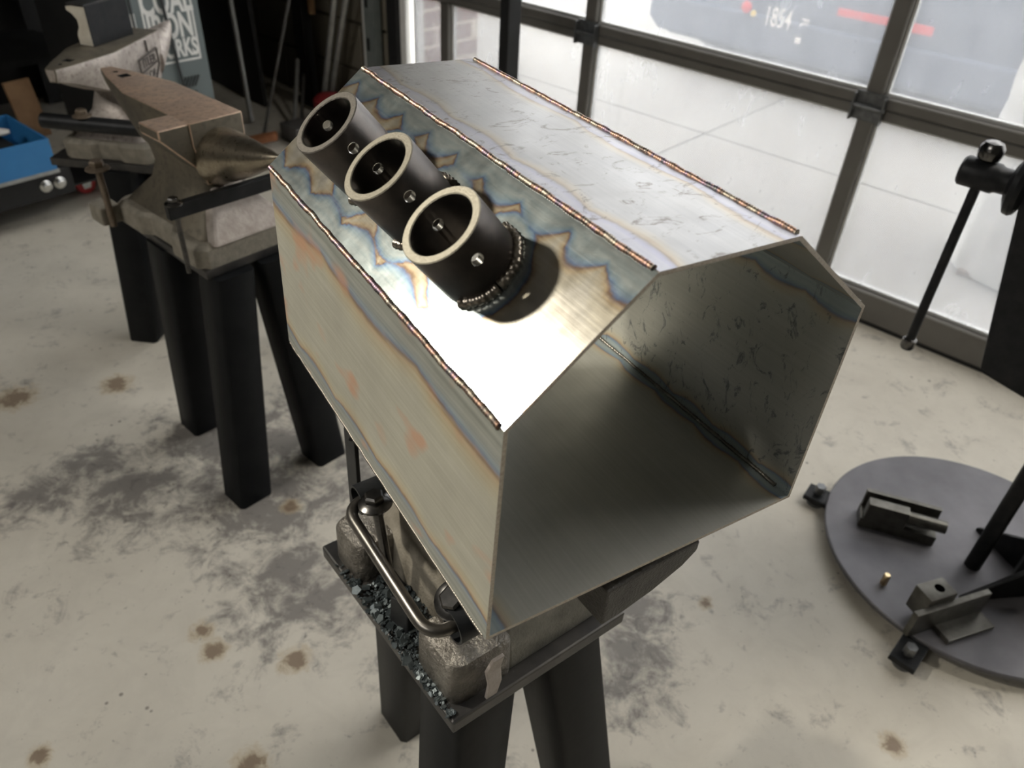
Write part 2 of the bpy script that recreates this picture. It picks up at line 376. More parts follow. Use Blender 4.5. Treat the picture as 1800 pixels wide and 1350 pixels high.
# ---------------------------------------------------------------- glazed sectional door
door = sempty('door_1', DP(-.5, DD, 0))
def glass_mat(name, tr, haze, hazecol):
    k = NT(name); t = k.t
    tb = k.n('ShaderNodeBsdfTransparent'); tb.inputs[0].default_value = (*tr, 1)
    df = k.n('ShaderNodeBsdfDiffuse'); df.inputs[0].default_value = (*hazecol, 1); tl = k.n('ShaderNodeBsdfTranslucent'); tl.inputs[0].default_value = (*hazecol, 1)
    ad = k.n('ShaderNodeMixShader'); ad.inputs[0].default_value = .7; t.links.new(df.outputs[0], ad.inputs[1]); t.links.new(tl.outputs[0], ad.inputs[2])
    mx = k.n('ShaderNodeMixShader'); v = k.obj
    st = k.noise(k.vmul(v, (1, 1, .35)), 14, 6, .7, .8); sp = k.noise(v, 5, 5, .6)
    f = k.M('MULTIPLY', k.M('ADD', k.ramp(st, [(.40, .60), (.80, 1.)]), k.M('MULTIPLY', sp, .6)), haze, clamp=True)
    t.links.new(f, mx.inputs[0]); t.links.new(tb.outputs[0], mx.inputs[1]); t.links.new(ad.outputs[0], mx.inputs[2])
    gl = k.n('ShaderNodeBsdfGlossy'); gl.inputs['Roughness'].default_value = .05
    fr = k.n('ShaderNodeFresnel'); fr.inputs[0].default_value = 1.45; m2 = k.n('ShaderNodeMixShader')
    t.links.new(k.M('MULTIPLY', fr.outputs[0], .5), m2.inputs[0]); t.links.new(mx.outputs[0], m2.inputs[1]); t.links.new(gl.outputs[0], m2.inputs[2])
    t.links.new(m2.outputs[0], k.out.inputs[0]); return k.m
G_low = glass_mat('dirty_glass', (.55, .55, .55), .17, (.75, .78, .83)); G_up = glass_mat('clear_upper_glass', (.66, .665, .67), .10, (.75, .78, .83))  # unseen upper panes made clearer to let in more daylight
STW = .044
stile_u = [-2.358, -1.66, -.697, .266, 1.229]
sec_z = [(.012, .612), (.612, 1.212), (1.212, 1.812), (1.812, 2.44)]
for si, (z0, z1) in enumerate(sec_z):
    rb, rtp = (.088, .029) if si == 0 else (.030, .029)
    for zz, hh in ((z0 + rb / 2, rb), (z1 - rtp / 2, rtp)):
        MB().box(DP((UD0 + UD1) / 2, DD + .022, zz), (UD1 - UD0, .044, hh - .0015), DV, NV).build('rail', MAT['door_alu'], door, bevel=.003, seg=1)
    for u in stile_u:
        MB().box(DP(u, DD + .022, (z0 + rb + z1 - rtp) / 2), (STW, .042, z1 - rtp - z0 - rb), DV, NV).build('stile', MAT['door_alu'], door, bevel=.003, seg=1)
    us = [UD0 + .02] + stile_u + [UD1]
    for a, b in zip(us[:-1], us[1:]):
        a2 = a + STW / 2; b2 = b - STW / 2; zb = z0 + rb; zt = z1 - rtp
        MB().box(DP((a2 + b2) / 2, DD + .026, (zb + zt) / 2), (b2 - a2, .004, zt - zb), DV, NV).build('glass_pane', G_low if si < 2 else G_up, door)
        for (cu, cz, su, sz) in (((a2 + b2) / 2, zb + .004, b2 - a2, .008), (a2 + .004, (zb + zt) / 2, .008, zt - zb), ((a2 + b2) / 2, zt - .004, b2 - a2, .008), (b2 - .004, (zb + zt) / 2, .008, zt - zb)):
            MB().box(DP(cu, DD + .032, cz), (su, .018, sz), DV, NV).build('glazing_bead', MAT['bead'], door)
MB().box(DP((UD0 + UD1) / 2, DD + .02, .006), (UD1 - UD0, .03, .012), DV, NV).build('shadow_strip', MAT['black_matt'], door)  # black strip put in for the shadow gap under the door
for zc in (.612, 1.212):
    for u in stile_u[1:4]:
        hb = MB()
        hb.box(DP(u, DD - .003, zc), (.085, .006, .075), DV, NV)
        hb.box(DP(u - .040, DD - .013, zc - .003), (.005, .024, .07), DV, NV); hb.box(DP(u + .040, DD - .013, zc - .003), (.005, .024, .07), DV, NV)
        h = hb.build('roller_hinge', MAT['hinge'], door, bevel=.001, seg=1)
        MB().tube([DP(u - .046, DD - .016, zc), DP(u + .046, DD - .016, zc)], .006, 10).build('hinge_pin', MAT['hinge'], h, smooth=40)
# vertical roller track, with slots, left of the door
tr = MB(); U0 = -2.775
tr.box(DP(U0, DD - .03, 1.25), (.055, .004, 2.4), DV, NV); tr.box(DP(U0 - .029, DD - .012, 1.25), (.004, .04, 2.4), DV, NV); tr.box(DP(U0 + .029, DD - .012, 1.25), (.004, .04, 2.4), DV, NV)
trk = tr.build('trim_3', MAT['track']); struct(trk)
for i in range(10):
    MB().box(DP(U0 - .012, DD - .0335, .18 + .17 * i), (.016, .003, .05), DV, NV).build('slot', MAT['black_matt'], trk)

# ================================================================== OUTSIDE
k = NT('driveway_concrete'); v = k.obj
c = k.mix(k.ramp(k.noise(v, .9, 5, .6), [(.3, 0.), (.7, 1.)]), (.235, .225, .205), (.31, .30, .275)); c = k.mix(k.ramp(k.noise(v, 7, 6, .7), [(.45, 0.), (.8, .4)]), c, (.17, .165, .155))
k.P(base=c, rough=.8); MAT['drive'] = k.m
dw = sempty('driveway', DP(0, 4, -.02))
for u0, u1 in ((-9, -1.75), (-1.74, 3), (3.01, 9)):
    for n0, n1 in ((DD + .25, 3.35), (3.36, 6.6), (6.61, 14)):
        MB().box(DP((u0 + u1) / 2, (n0 + n1) / 2, -.06), (u1 - u0, n1 - n0, .1), DV, NV).build('slab', MAT['drive'], dw)
MB().box(DP(0, 8, -.12), (18, 12, .06), DV, NV).build('joint_bed', plain('joint_dirt', (.10, .095, .09), (.13, .125, .115), 9, .9), dw)
# brick pier beside the door
pier = sempty('wall_outer', DP(-2.9, 2.62, 0))
PU0, PU1, PN0, PN1 = -3.25, -2.72, DD + .20, DD + .56
MB().box(DP((PU0 + PU1) / 2, (PN0 + PN1) / 2, 1.3), (PU1 - PU0, PN1 - PN0, 2.6), DV, NV).build('mortar_core', MAT['mortar'], pier)
bme = None
def brick(c, X, Y, L):
    global bme
    M = frame(c, X, Y)
    o = MB().box((0, 0, 0), (L, .03, .064)).build('brick', MAT['brick'], None, bevel=.003, seg=1, local=True) if L not in BR else None
    if o is None: o = bpy.data.objects.new('brick', BR[L]); COL.objects.link(o)
    BR[L] = o.data
    o.parent = pier; o.matrix_local = Matrix.Translation(-Vector(DP(-2.9, 2.62, 0))) @ M
BR = {}
for r in range(16):
    z = .04 + r * .0765
    off = 0 if r % 2 else .11
    u = PU0 + .0
    segs = []
    x = PU0 - off
    while x < PU1:
        a, b = max(x, PU0), min(x + .21, PU1)
        if b - a > .04: segs.append((a, b))
        x += .22
    for a, b in segs: brick(DP((a + b) / 2, PN0 + .011, z), DV, NV, round(b - a, 3))
    y = PN0 - off; 
    while y < PN1:
        a, b = max(y, PN0), min(y + .21, PN1)
        if b - a > .04: brick(DP(PU1 - .011, (a + b) / 2, z), NV, -DV, round(b - a, 3))
        y += .22

# parked vehicle, seen low through the upper glass
VN = 4.3; VU0 = -2.72; VU1 = -.30
veh = thing('parked_van', 'slate grey parked vehicle outside the glazed door, tail end low, with cream number 1854', 'vehicle', DP(-1.5, VN, 0))
prof = [(VU0 + .02, .95), (VU0, .62), (VU0, .24), (VU0 + .03, .165), (VU0 + .12, .135), (VU1 - .12, .135), (VU1, .2), (VU1, .62), (VU1 - .05, 1.6), (VU0 + .1, 1.6)]
MB().prism(prof, VN, VN + 3.2, f=lambda x, y, z: DP(x, z, y)).build('body', MAT['van'], veh, smooth=30, bevel=.03)
MB().prism([(VU0 - .01, .34), (VU0 - .01, .22), (VU0 + .06, .16), (VU1 - .06, .16), (VU1 + .01, .24), (VU1 + .01, .34)], VN - .04, VN + .1, f=lambda x, y, z: DP(x, z, y)).build('bumper', MAT['van'], veh, bevel=.015)
for u in (VU0 + .16, VU1 - .16):
    for n in (VN + .55, VN + 2.6):
        MB().lathe([(.13, -.10), (.29, -.10), (.30, -.06), (.30, .06), (.29, .10), (.13, .10)], DP(u, n, .30), DV, 28).build('tyre', MAT['van_dark'], veh, smooth=40)
MB().box(DP(-1.47, VN - .045, .435), (.30, .012, .035), DV, NV).build('red_reflector', MAT['reflector'], veh, bevel=.003)
MB().box(DP(-1.20, VN - .045, .43), (.10, .012, .04), DV, NV).build('red_reflector', MAT['reflector'], veh, bevel=.003)
MB().lathe([(0, 0), (.028, 0), (.03, .008), (.022, .014), (0, .016)], DP(-2.115, VN - .042, .37), -NV, 16).build('red_lamp', MAT['reflector'], veh, smooth=40)
MB().lathe([(0, 0), (.016, 0), (.014, .01), (0, .012)], DP(-2.07, VN - .042, .345), -NV, 12).build('amber_lamp', MAT['amber'], veh, smooth=40)
text_obj('1854', .135, MAT['number'], frame(DP(-1.925, VN - .048, .305), DV, (0, 0, 1)), veh, 'number', .58, .0006)
text_obj('FL', .06, MAT['number'], frame(DP(-1.795, VN - .048, .375), (0, 0, -1), DV), veh, 'number', .8, .001, align='LEFT')
MB().box(DP(-1.79, VN - .046, .265), (.03, .004, .03), DV, NV).build('sticker', MAT['number'], veh)
# film-wrapped bundle at the far right outside
fb = thing('wrapped_bundle', 'bundle in crumpled white plastic film standing outside right pane', 'bundle', DP(-.2, 3.0, 0))
loops = []
for i in range(22):
    z = i / 21 * 1.3
    lp = []
    for a in range(40):
        t = 2 * PI * a / 40; r = .26 + .025 * noise.noise(Vector((math.cos(t) * 5, math.sin(t) * 5, z * 4))) + .018 * noise.noise(Vector((math.cos(t) * 14, math.sin(t) * 14, z * 7)))
        if i == 21: r *= .6
        lp.append(DP(-.26 + 0, 3.05, z) + Vector((r * math.cos(t), r * math.sin(t), 0)))
    loops.append(lp)
MB().loft(loops).build('film', MAT['film'], fb, smooth=50)
for s in (-1, 1): MB().box(DP(-.26 + s * .12, 3.05, -.005), (.08, .46, .03), DV, NV).build('skid', MAT['wood'], fb)

# ================================================================== FORGE SHELL
BX = Matrix(((0.834188, -0.550984, 0.023403, -.0069), (0.550690, 0.834513, 0.018143, .2980), (-0.029527, -0.002246, 0.999561, .8127), (0, 0, 0, 1)))
forge = thing('forge_shell', 'six-sided sheet steel forge body, open-ended, with heat-blued welds and three burner tubes', 'forge', mat=BX)
W, H1, H2, CX1, CZ1, CX2, LB = .284, .176, .180, .086, .073, .092, .385
A_, B_, C_, D_, E_, F_ = (0, 0), (0, H1), (CX1, H1 + CZ1), (W - CX2, H1 + CZ1), (W, H2), (W, 0)
BT = .0028
teal = [(.36, .43, .44), (.43, .49, .49), (.30, .39, .43), (.22, .33, .44), (.12, .19, .34)]
olive = [(.26, .28, .25), (.34, .36, .33), (.28, .31, .30), (.26, .33, .38), (.17, .22, .32)]
lav = [(.19, .19, .22), (.205, .205, .23), (.18, .18, .225), (.165, .165, .21), (.145, .14, .165)]
steel = [(.56, .52, .42), (.54, .51, .44)]; pale = [(.172, .170, .169), (.178, .178, .181)]; gold = [(.50, .485, .385), (.47, .463, .385)]
PB = [(.055, .103), (.056, .181), (.055, .259)]
wch = math.hypot(CX1, CZ1)
mats = {
 'left': sheet('side_sheet', H1, LB, .022, .034, gold, olive, blot=(.62, .33, .20), lobes=(.09, .16), amp=.25, rough=.38, metal=.72, straw=[(.50, .37, .21), (.52, .45, .30)]),
 'slope': sheet('burner_sheet', wch, LB, .022, .025, [tuple(q * .66 for q in c_) for c_ in steel], [tuple(q * .72 for q in c_) for c_ in teal], sc=.60, dark=(.16, .10, .07), ring=[(a, b, .0135) for a, b in PB], straw=[(.33, .255, .155), (.36, .32, .24)], lobes=(.062, .043), amp=.5, rough=.235, noise_w=.8),
 'top': sheet('top_sheet', D_[0] - C_[0], LB, .017, .015, pale, lav, marks=(.055, .042, .034), lobes=(.085, .13), amp=.35, rough=.34, dark=(.115, .088, .068), straw=[(.185, .145, .10), (.20, .18, .145)], sc=.30),
 'slope2': sheet('far_slope_sheet', math.hypot(CX2, D_[1] - E_[1]), LB, .018, .018, steel, teal, lobes=(.06, .06), rough=.33),
 'right': sheet('far_side_sheet', H2, LB, .016, .014, steel, teal, lobes=(.05, .055), amp=.3, rough=.36, marks=(.05, .05, .05)),
 'floor': sheet('base_sheet', W, LB, .014, .016, steel, teal, lobes=(.055, .06), amp=.3, rough=.40),
}
def panel(name, p, q, mat, hole=None):
    p = Vector((p[0], 0, p[1])); q = Vector((q[0], 0, q[1])); d = q - p; wd = d.length
    mb = MB()
    g = .0004
    lp = [(0 + g, 0), (wd - g, 0), (wd - g, -BT), (0 + g, -BT)]
    vs = [Vector((x, y, z)) for y in (0, LB) for x, z in lp]
    mb.add(vs, [(0, 1, 5, 4), (2, 3, 7, 6)], 0); mb.add(vs, [(1, 2, 6, 5), (3, 0, 4, 7), (0, 3, 2, 1), (4, 5, 6, 7)], 1)
    o = mb.build(name, [mat, MAT['cut_edge']], None, local=True)
    o.parent = forge; M = frame(p, d, (0, 1, 0)); o.matrix_local = M; WM[o.name] = BX @ M
    bm = bmesh.new(); bm.from_mesh(o.data); bmesh.ops.remove_doubles(bm, verts=bm.verts, dist=1e-6); bmesh.ops.recalc_face_normals(bm, faces=bm.faces); bm.to_mesh(o.data); bm.free()
    return o
P_left = panel('side_panel', A_, B_, mats['left'])
P_sl = panel('sloped_panel', B_, C_, mats['slope'])
P_top = panel('top_panel', C_, D_, mats['top'])
P_s2 = panel('sloped_panel', D_, E_, mats['slope2'])
P_r = panel('side_panel', E_, F_, mats['right'])
P_f = panel('base_panel', F_, A_, mats['floor'])
k = NT('weld_bead'); v = k.obj
nb = k.noise(v, 60, 4, .6)
c = k.ramp(nb, [(.30, (.10, .09, .08)), (.41, (.34, .30, .24)), (.46, (.08, .065, .06)), (.53, (.34, .22, .16)), (.58, (.20, .14, .18)), (.64, (.07, .075, .08)), (.72, (.36, .33, .28))])
k.P(base=c, metal=1., rough=.46); k.bump(k.noise(v, 500, 2), .2, .001); MAT['weld'] = k.m
k = NT('dark_weld'); k.P(base=k.mix(k.noise(k.obj, 90, 3), (.08, .075, .065), (.26, .24, .21)), metal=1., rough=.38); MAT['weld_dark'] = k.m
MAT['weld_pipe'] = plain('brown_weld_ripple', (.15, .13, .11), (.44, .40, .34), 120, .3, 1.)
def bead_path(pts, r, pitch, mat, name, parent, flat=None):
    # weld made of overlapping ripples along a path (local coords of parent)
    pts = [Vector(p) for p in pts]; seg = 10; loops = []
    cum = [0]
    for a, b in zip(pts[:-1], pts[1:]): cum.append(cum[-1] + (b - a).length)
    X = None; n = int(cum[-1] / (pitch / 4)); i = 0
    for q in range(n + 1):
        s = cum[-1] * q / n
        while i < len(pts) - 2 and cum[i + 1] < s: i += 1
        d = (pts[i + 1] - pts[i]); L = d.length; p = pts[i] + d * ((s - cum[i]) / L); d = d / L
        ph = (q % 4) / 4
        rr = r * (.80 + .32 * (1 - ph) + .22 * (noise.noise(p * 160) ))
        wob = Vector((noise.noise(p * 70 + Vector((5, 0, 0))), noise.noise(p * 70 + Vector((0, 7, 0))), noise.noise(p * 70 + Vector((0, 0, 9))))) * r * .35
        if X is None: X = d.orthogonal().normalized()
        X = (X - d * X.dot(d)).normalized(); Y = d.cross(X)
        loops.append([p + wob + (X * math.cos(t) + Y * math.sin(t)) * rr for t in [2 * PI * a / seg for a in range(seg)]])
    return MB().loft(loops).build(name, mat, parent, smooth=70, local=True)
for nm, e, r, mt in (('B', B_, .0021, 'weld'), ('C', C_, .0021, 'weld'), ('D', D_, .0020, 'weld'), ('E', E_, .0017, 'weld_dark'), ('A', A_, .0010, 'weld_dark'), ('F', F_, .0017, 'weld_dark')):
    n = 90; bead_path([(e[0], LB * i / n, e[1]) for i in range(1, n)], r, .0022, MAT[mt], 'weld_bead', forge)
# inner root bead seen between base and far side
bead_path([(W - BT - .0006, LB * i / 60, BT + .0006) for i in range(2, 59)], .0018, .004, MAT['weld_dark'], 'weld_bead', forge)

# burner tubes
SLM = BX @ frame((B_[0], 0, B_[1]), (CX1, 0, CZ1), (0, 1, 0))
SL = frame((B_[0], 0, B_[1]), (CX1, 0, CZ1), (0, 1, 0))
for i, ((a, b), hgt, hz) in enumerate(zip(PB, (.0415, .0480, .0525), (.0265, .0335, .0390))):
    RO, RI = .0264, .0210; seg = 72
    ring = lambda r, z: [(r * math.cos(2 * PI * q / seg), r * math.sin(2 * PI * q / seg), z) for q in range(seg)]
    mb = MB(); vs = ring(RO, .0003) + ring(RO, hgt - .0006) + ring(RO - .0006, hgt) + ring(RI + .0006, hgt) + ring(RI, hgt - .0006) + ring(RI, .0003)
    R6 = 6
    for l in range(R6):
        l2 = (l + 1) % R6
        for q in range(seg):
            q2 = (q + 1) % seg; 
            mb.add([], []) ; mb.f.append((l * seg + q, l * seg + q2, l2 * seg + q2, l2 * seg + q)); mb.mi.append(1 if l in (1, 2, 3) else 0)
    mb.v = [Vector(p) for p in vs]
    o = mb.build('burner_tube', [MAT['tube_steel'], MAT['rim%d' % i]], None, local=True, smooth=30)
    o.parent = forge; M = SL @ Matrix.Translation((a, b, 0)); o.matrix_local = M; WM[o.name] = BX @ M
    cutters = []
    for s in (-1, 1):
        prof = []
        nst = 26
        for q in range(nst + 1): prof.append((.0037 + (.00035 if q % 4 < 2 else -.00015), RI - .002 + q * (RO - RI + .004) / nst))
        cutters.append(MB().lathe(prof, (0, 0, hz), (0, s, 0), 20))
    cut(o, cutters, MAT['thread'])
    # weld ring around the foot, in arcs
    arcs = [(-150, -95), (-92, 12)] if i == 0 else [(-170, -100), (-10, 40)] if i == 1 else [(-165, -110), (5, 45)]
    for t0, t1 in arcs:
        n = 40
        bead_path([((RO + .0008) * math.cos(math.radians(t0 + (t1 - t0) * q / n)), (RO + .0008) * math.sin(math.radians(t0 + (t1 - t0) * q / n)), .0018) for q in range(n + 1)], .0035, .0040, MAT['weld_pipe'], 'weld_bead', o)
    # dark inside: the plate is drilled below the tube
HOLES = [MB().lathe([(.0222, -.01), (.0222, .01)], (a, b, 0), (0, 0, 1), 48) for a, b in PB]
cut(P_sl, HOLES, MAT['cut_edge'])

# ================================================================== STANDS, ANVILS
def stand(label, corners, feet, tops, ztop, th=.018):
    c = sum((Vector((x, y, 0)) for x, y in feet), Vector()) / len(feet)
    t = thing('anvil_stand', label, 'stand', c, group='steel anvil stands')
    MB().prism(corners, ztop - th, ztop).build('top_plate', MAT['dark_plate'], t, bevel=.0025)
    for (fx, fy), (tx, ty) in zip(feet, tops):
        cx = sum(q[0] for q in corners) / 4; cy = sum(q[1] for q in corners) / 4
        dd = Vector((corners[1][0] - corners[0][0], corners[1][1] - corners[0][1], 0)).normalized()
        X = dd; Y = Vector((-dd.y, dd.x, 0))
        a = .038; r = .007
        sec = []
        for sx, sy in ((-1, -1), (1, -1), (1, 1), (-1, 1)):
            for dq in ((0, 1), (1, 0)) if sx * sy > 0 else ((1, 0), (0, 1)):
                sec.append(X * (sx * (a - r * dq[0])) + Y * (sy * (a - r * dq[1])))
        MB().loft([[Vector((fx, fy, 0)) + s_ for s_ in sec], [Vector((tx, ty, ztop - th)) + s_ for s_ in sec]]).build('leg', MAT['black_tube'], t, smooth=50)
    return t

def anvil(label, tip, horn, zb, zt, mats, shelf=True, sw=1., holes=True):
    tip = Vector((*tip, 0)); horn = Vector((*horn, 0)); ax = (horn - tip); LT = ax.length; ax = ax / LT; lat = Vector((ax.y, -ax.x, 0)); k = LT / .55
    Hh = zt - zb
    base_c = tip + ax * .27 * k + Vector((0, 0, zb))
    t = thing('anvil', label, 'anvil', base_c, group='blacksmith anvils')
    f = lambda a, b, z: tip + ax * a * k + lat * b * k * sw + Vector((0, 0, zb + z))
    mf, mb_, mh, mbase = mats
    # face with tapered heel
    sec = [(0, .010, .026), (.05, .025, .042), (.10, .036, .062), (.16, .050, .085), (.24, .050, .105), (.376, .050, .11)]
    fb = MB().loft([[f(a, -w_, Hh), f(a, w_, Hh), f(a, w_, Hh - dz * .35), f(a, w_ * .72, Hh - dz), f(a, -w_ * .72, Hh - dz), f(a, -w_, Hh - dz * .35)] for a, w_, dz in sec])
    n0 = len(fb.f)
    fb.mi = [1] * n0
    for q in range(5): fb.mi[q * 6] = 0
    if shelf:
        loopA = lambda a: [f(a, .040, Hh - .0005), f(a, .104, Hh - .0005), f(a, .104, Hh - .018), f(a, .034, Hh - .095)]
        sb = MB().loft([loopA(.313), loopA(.3735)]); sb.mi = [0 if q == 0 else 1 for q in range(len(sb.f))]
        sb.build('side_shelf', [mf, mb_], t, bevel=.0025)
    fo = fb.build('face', [mf, mb_], t, bevel=.0018)
    # waist
    lv = [(.045, .135, .405, .082), (.062, .150, .392, .070), (.095, .185, .372, .050), (.13, .197, .366, .042), (.165, .186, .370, .043), (Hh - .06, .165, .374, .047)]
    rr = lambda a0, a1, hw, z: [f(a0 + .012, -hw, z), f(a1 - .012, -hw, z), f(a1, -hw + .012, z), f(a1, hw - .012, z), f(a1 - .012, hw, z), f(a0 + .012, hw, z), f(a0, hw - .012, z), f(a0, -hw + .012, z)]
    MB().loft([rr(a0, a1, hw, z) for z, a0, a1, hw in lv]).build('waist', mb_, t, smooth=45)
    # base with arched notches between four feet
    poly = [(.120, -.085), (.135, -.102), (.215, -.102), (.235, -.088), (.305, -.088), (.325, -.102), (.400, -.102), (.420, -.085), (.420, .085), (.400, .102), (.325, .102), (.305, .088), (.235, .088), (.215, .102), (.135, .102), (.120, .085), (.120, .035), (.132, .02), (.132, -.02), (.120, -.035)]
    cx = .27
    inset = [(cx + (a - cx) * .93, b * .92) for a, b in poly]
    MB().loft([[f(a, b, 0) for a, b in poly], [f(a, b, .036) for a, b in poly], [f(a, b, .044) for a, b in inset]]).build('base', mbase, t, bevel=.002)
    # horn
    hs = []
    for q in range(15):
        u = q / 14; r = .050 * (1 - u) ** .72 + .0012; zc = Hh - .018 - .050 * (1 - u) ** .8 + .0 * u
        hs.append([f(.372 + (.55 - .372) * u, r * math.cos(2 * PI * a / 28), zc + k * r * math.sin(2 * PI * a / 28)) for a in range(28)])
    MB().loft(hs).build('horn', mh, t, smooth=50)
    if holes:
        ih = wm(t).inverted()
        sq = MB().box(ih @ f(.072, .0, Hh), (.020 * k, .020 * k, .05), ax, lat)
        rd = MB().tube([ih @ f(.040, 0, Hh - .02), ih @ f(.040, 0, Hh + .02)], .005 * k, 16)
        cut(fo, [sq, rd], MAT['black_matt'])
    return t, f, Hh

def bolt(parent, p, hd, mat, r=.011, L=.10, axis=(0, 0, 1), name='bolt', flange=True):
    A = Vector(axis).normalized(); mb = MB(); p = Vector(p)
    o = A.orthogonal().normalized()
    hexl = lambda rr, h: [p + A * h + (o * math.cos(t) + A.cross(o) * math.sin(t)) * rr for t in [PI / 3 * q for q in range(6)]]
    mb.loft([hexl(r * .98, .002), hexl(r, .004), hexl(r, r * .95), hexl(r * .8, r * 1.15)])
    if flange: mb.lathe([(r * .6, .0045), (r * 1.25, .003), (r * 1.65, .0005), (r * 1.68, -.0015), (r * .5, -.002)], p, A, 24)
    mb.tube([p + A * .001, p - A * L], r * .5, 12)
    return mb.build(name, mat, parent, smooth=35)

# ---- stand and anvil under the forge shell
ZF = .54
fc = [(-.209, .596), (-.036, .390), (.139, .530), (-.034, .736)]
st1 = stand('black three-legged steel anvil stand under the forge shell, plate littered with scale', fc, [(-.137, .700), (-.040, .405), (.150, .545)], [(-.098, .572), (-.026, .452), (.062, .520)], ZF)
L1 = Vector((.643, -.766, 0)); S1 = Vector((.777, .629, 0))          # along the plate's long edge, and across it
an1 = thing('anvil', 'rough grey cast anvil carrying the forge shell, mostly hidden beneath it', 'anvil', (-.03, .56, ZF), group='blacksmith anvils')
f1 = lambda a, b, z: Vector((-.035, .563, ZF)) + L1 * a + S1 * b + Vector((0, 0, z))
# base with four rounded cast feet and arches between them
def pad(a0, a1, b0, b1, z1, nm, mat, slope=.02):
    r = .014
    def lp(z, ins):
        out = []
        for (ca, cb, s0) in ((a1 - r - ins, b1 - r - ins, 0), (a0 + r + ins, b1 - r - ins, 90), (a0 + r + ins, b0 + r + ins, 180), (a1 - r - ins, b0 + r + ins, 270)):
            for q in range(5):
                t = math.radians(s0 + q * 22.5); out.append(f1(ca + r * math.cos(t), cb + r * math.sin(t), z))
        return out
    return MB().loft([lp(0, 0), lp(z1 - .008, .001), lp(z1 - .002, .004), lp(z1, .010)]).build(nm, mat, an1, smooth=40)
pad(.050, .121, -.104, -.028, .056, 'foot', MAT['cast']); pad(-.121, -.060, -.104, -.030, .054, 'foot', MAT['cast'])
pad(-.121, -.060, .028, .100, .054, 'foot', MAT['cast'])
rr1 = lambda a, b, z, c=0: [f1(-a + .02, -b + c, z), f1(a - .02, -b + c, z), f1(a, -b + .02 + c, z), f1(a, b - .02 + c, z), f1(a - .02, b + c, z), f1(-a + .02, b + c, z), f1(-a, b - .02 + c, z), f1(-a, -b + .02 + c, z)]
MB().loft([rr1(.112, .062, 0), rr1(.110, .058, .05), rr1(.085, .046, .085), rr1(.06, .042, .13), rr1(.058, .044, .18), rr1(.062, .05, .22)]).build('waist', MAT['cast_tan'], an1, smooth=45)
zt1 = .8055 - ZF
# flank of the base rising to the body on the front side
MB().loft([[f1(.119, -.035, 0), f1(.119, .100, 0), f1(.02, .100, 0), f1(.02, -.035, 0)], [f1(.117, -.035, .030), f1(.117, .099, .030), f1(.02, .099, .03), f1(.02, -.035, .03)], [f1(.080, -.03, .150), f1(.080, .075, .150), f1(.02, .075, .15), f1(.02, -.03, .15)], [f1(.074, -.03, .215), f1(.074, .07, .215), f1(.02, .07, .215), f1(.02, -.03, .215)]]).build('flank', MAT['flank'], an1, bevel=.004)
# heel block sticking out on the far side, top sloping into the body, belly tapering upwards
hp = lambda x, y, z: Vector((x, y, z))
HA, HB_ = Vector((.800, .600, 0)), Vector((-.600, .800, 0))
h0 = Vector((.077, .352, 0))
hl = lambda s, wd, zt_, zb_: [h0 + HA * s + Vector((0, 0, zt_)), h0 + HA * s + HB_ * wd + Vector((0, 0, zt_)), h0 + HA * s + HB_ * wd + Vector((0, 0, zb_)), h0 + HA * s + Vector((0, 0, zb_))]
MB().loft([hl(0, .09, .799, .760), hl(.02, .10, .799, .761), hl(.050, .10, .799, .766), hl(.080, .10, .798, .776), hl(.094, .09, .797, .786)]).build('heel', MAT['cast_dark'], an1, bevel=.0022)
MB().loft([rr1(.12, .05, .215), rr1(.14, .052, .245), rr1(.14, .052, zt1 - .001)]).build('face', MAT['cast_tan'], an1, bevel=.002)
# bent pale retaining tab at the front corner
tb = MB().loft([[Vector(p) for p in q] for q in (
    [(-.006, .417, .540), (.004, .425, .540), (.0015, .428, .540), (-.0085, .420, .540)],
    [(-.004, .417, .563), (.008, .426, .563), (.0055, .429, .563), (-.0065, .420, .563)],
    [(-.007, .413, .590), (.006, .423, .590), (.0035, .426, .590), (-.0095, .416, .590)],
    [(-.001, .412, .612), (.009, .420, .612), (.0065, .423, .612), (-.0035, .415, .612)])])
tb.build('retaining_tab', MAT['cast_pale'], an1, bevel=.001)
# ---- hold-down of bent rod, two pipe sleeves and bolts
hd = thing('hold_down_clamp', 'black hold-down clamp of bent round rod, pipe sleeves and bolts beside the forge shell', 'clamp', (-.10, .47, ZF))
zr = .655
ra, rb_ = Vector((-.163, .552, zr)), Vector((-.058, .404, zr))
din = Vector((.80, .60, 0)).normalized(); drod = (rb_ - ra).normalized()
def bend(p, d0, d1, r, n=8):
    # quarter-ish arc leaving along d0 and turning to d1
    out = []
    a = p - d0 * r; b = p + d1 * r
    for i in range(n + 1):
        t = i / n; out.append((1 - t) ** 2 * a + 2 * t * (1 - t) * p + t * t * b)
    return out
path = [ra + din * .09] + bend(ra, -din, drod, .024)[0:] + bend(rb_, drod, din, .024) + [rb_ + din * .075]
MB().tube(path, .0062, 14).build('bent_rod', MAT['rod_steel'], hd, smooth=50)
def sleeve(p, d, L, r):
    d = Vector(d).normalized(); p = Vector(p); Xs = d.cross(Vector((0, 0, 1))).normalized(); seg = 28
    loops = []
    for h, rr in ((0, r), (L, r), (L, r - .0025), (0, r - .0025)):
        loops.append([p + d * h + (Xs * math.cos(t) + Vector((0, 0, 1)) * math.sin(t)) * rr for t in [2 * PI * q / seg for q in range(seg)]])
    return MB().loft(loops, caps=False, close=True).build('pipe_sleeve', MAT['black_iron'], hd, smooth=40)
sleeve(ra + din * .008 + Vector((.004, .004, .002)), din, .085, .0165); sleeve(rb_ + din * .022, din, .075, .0175)
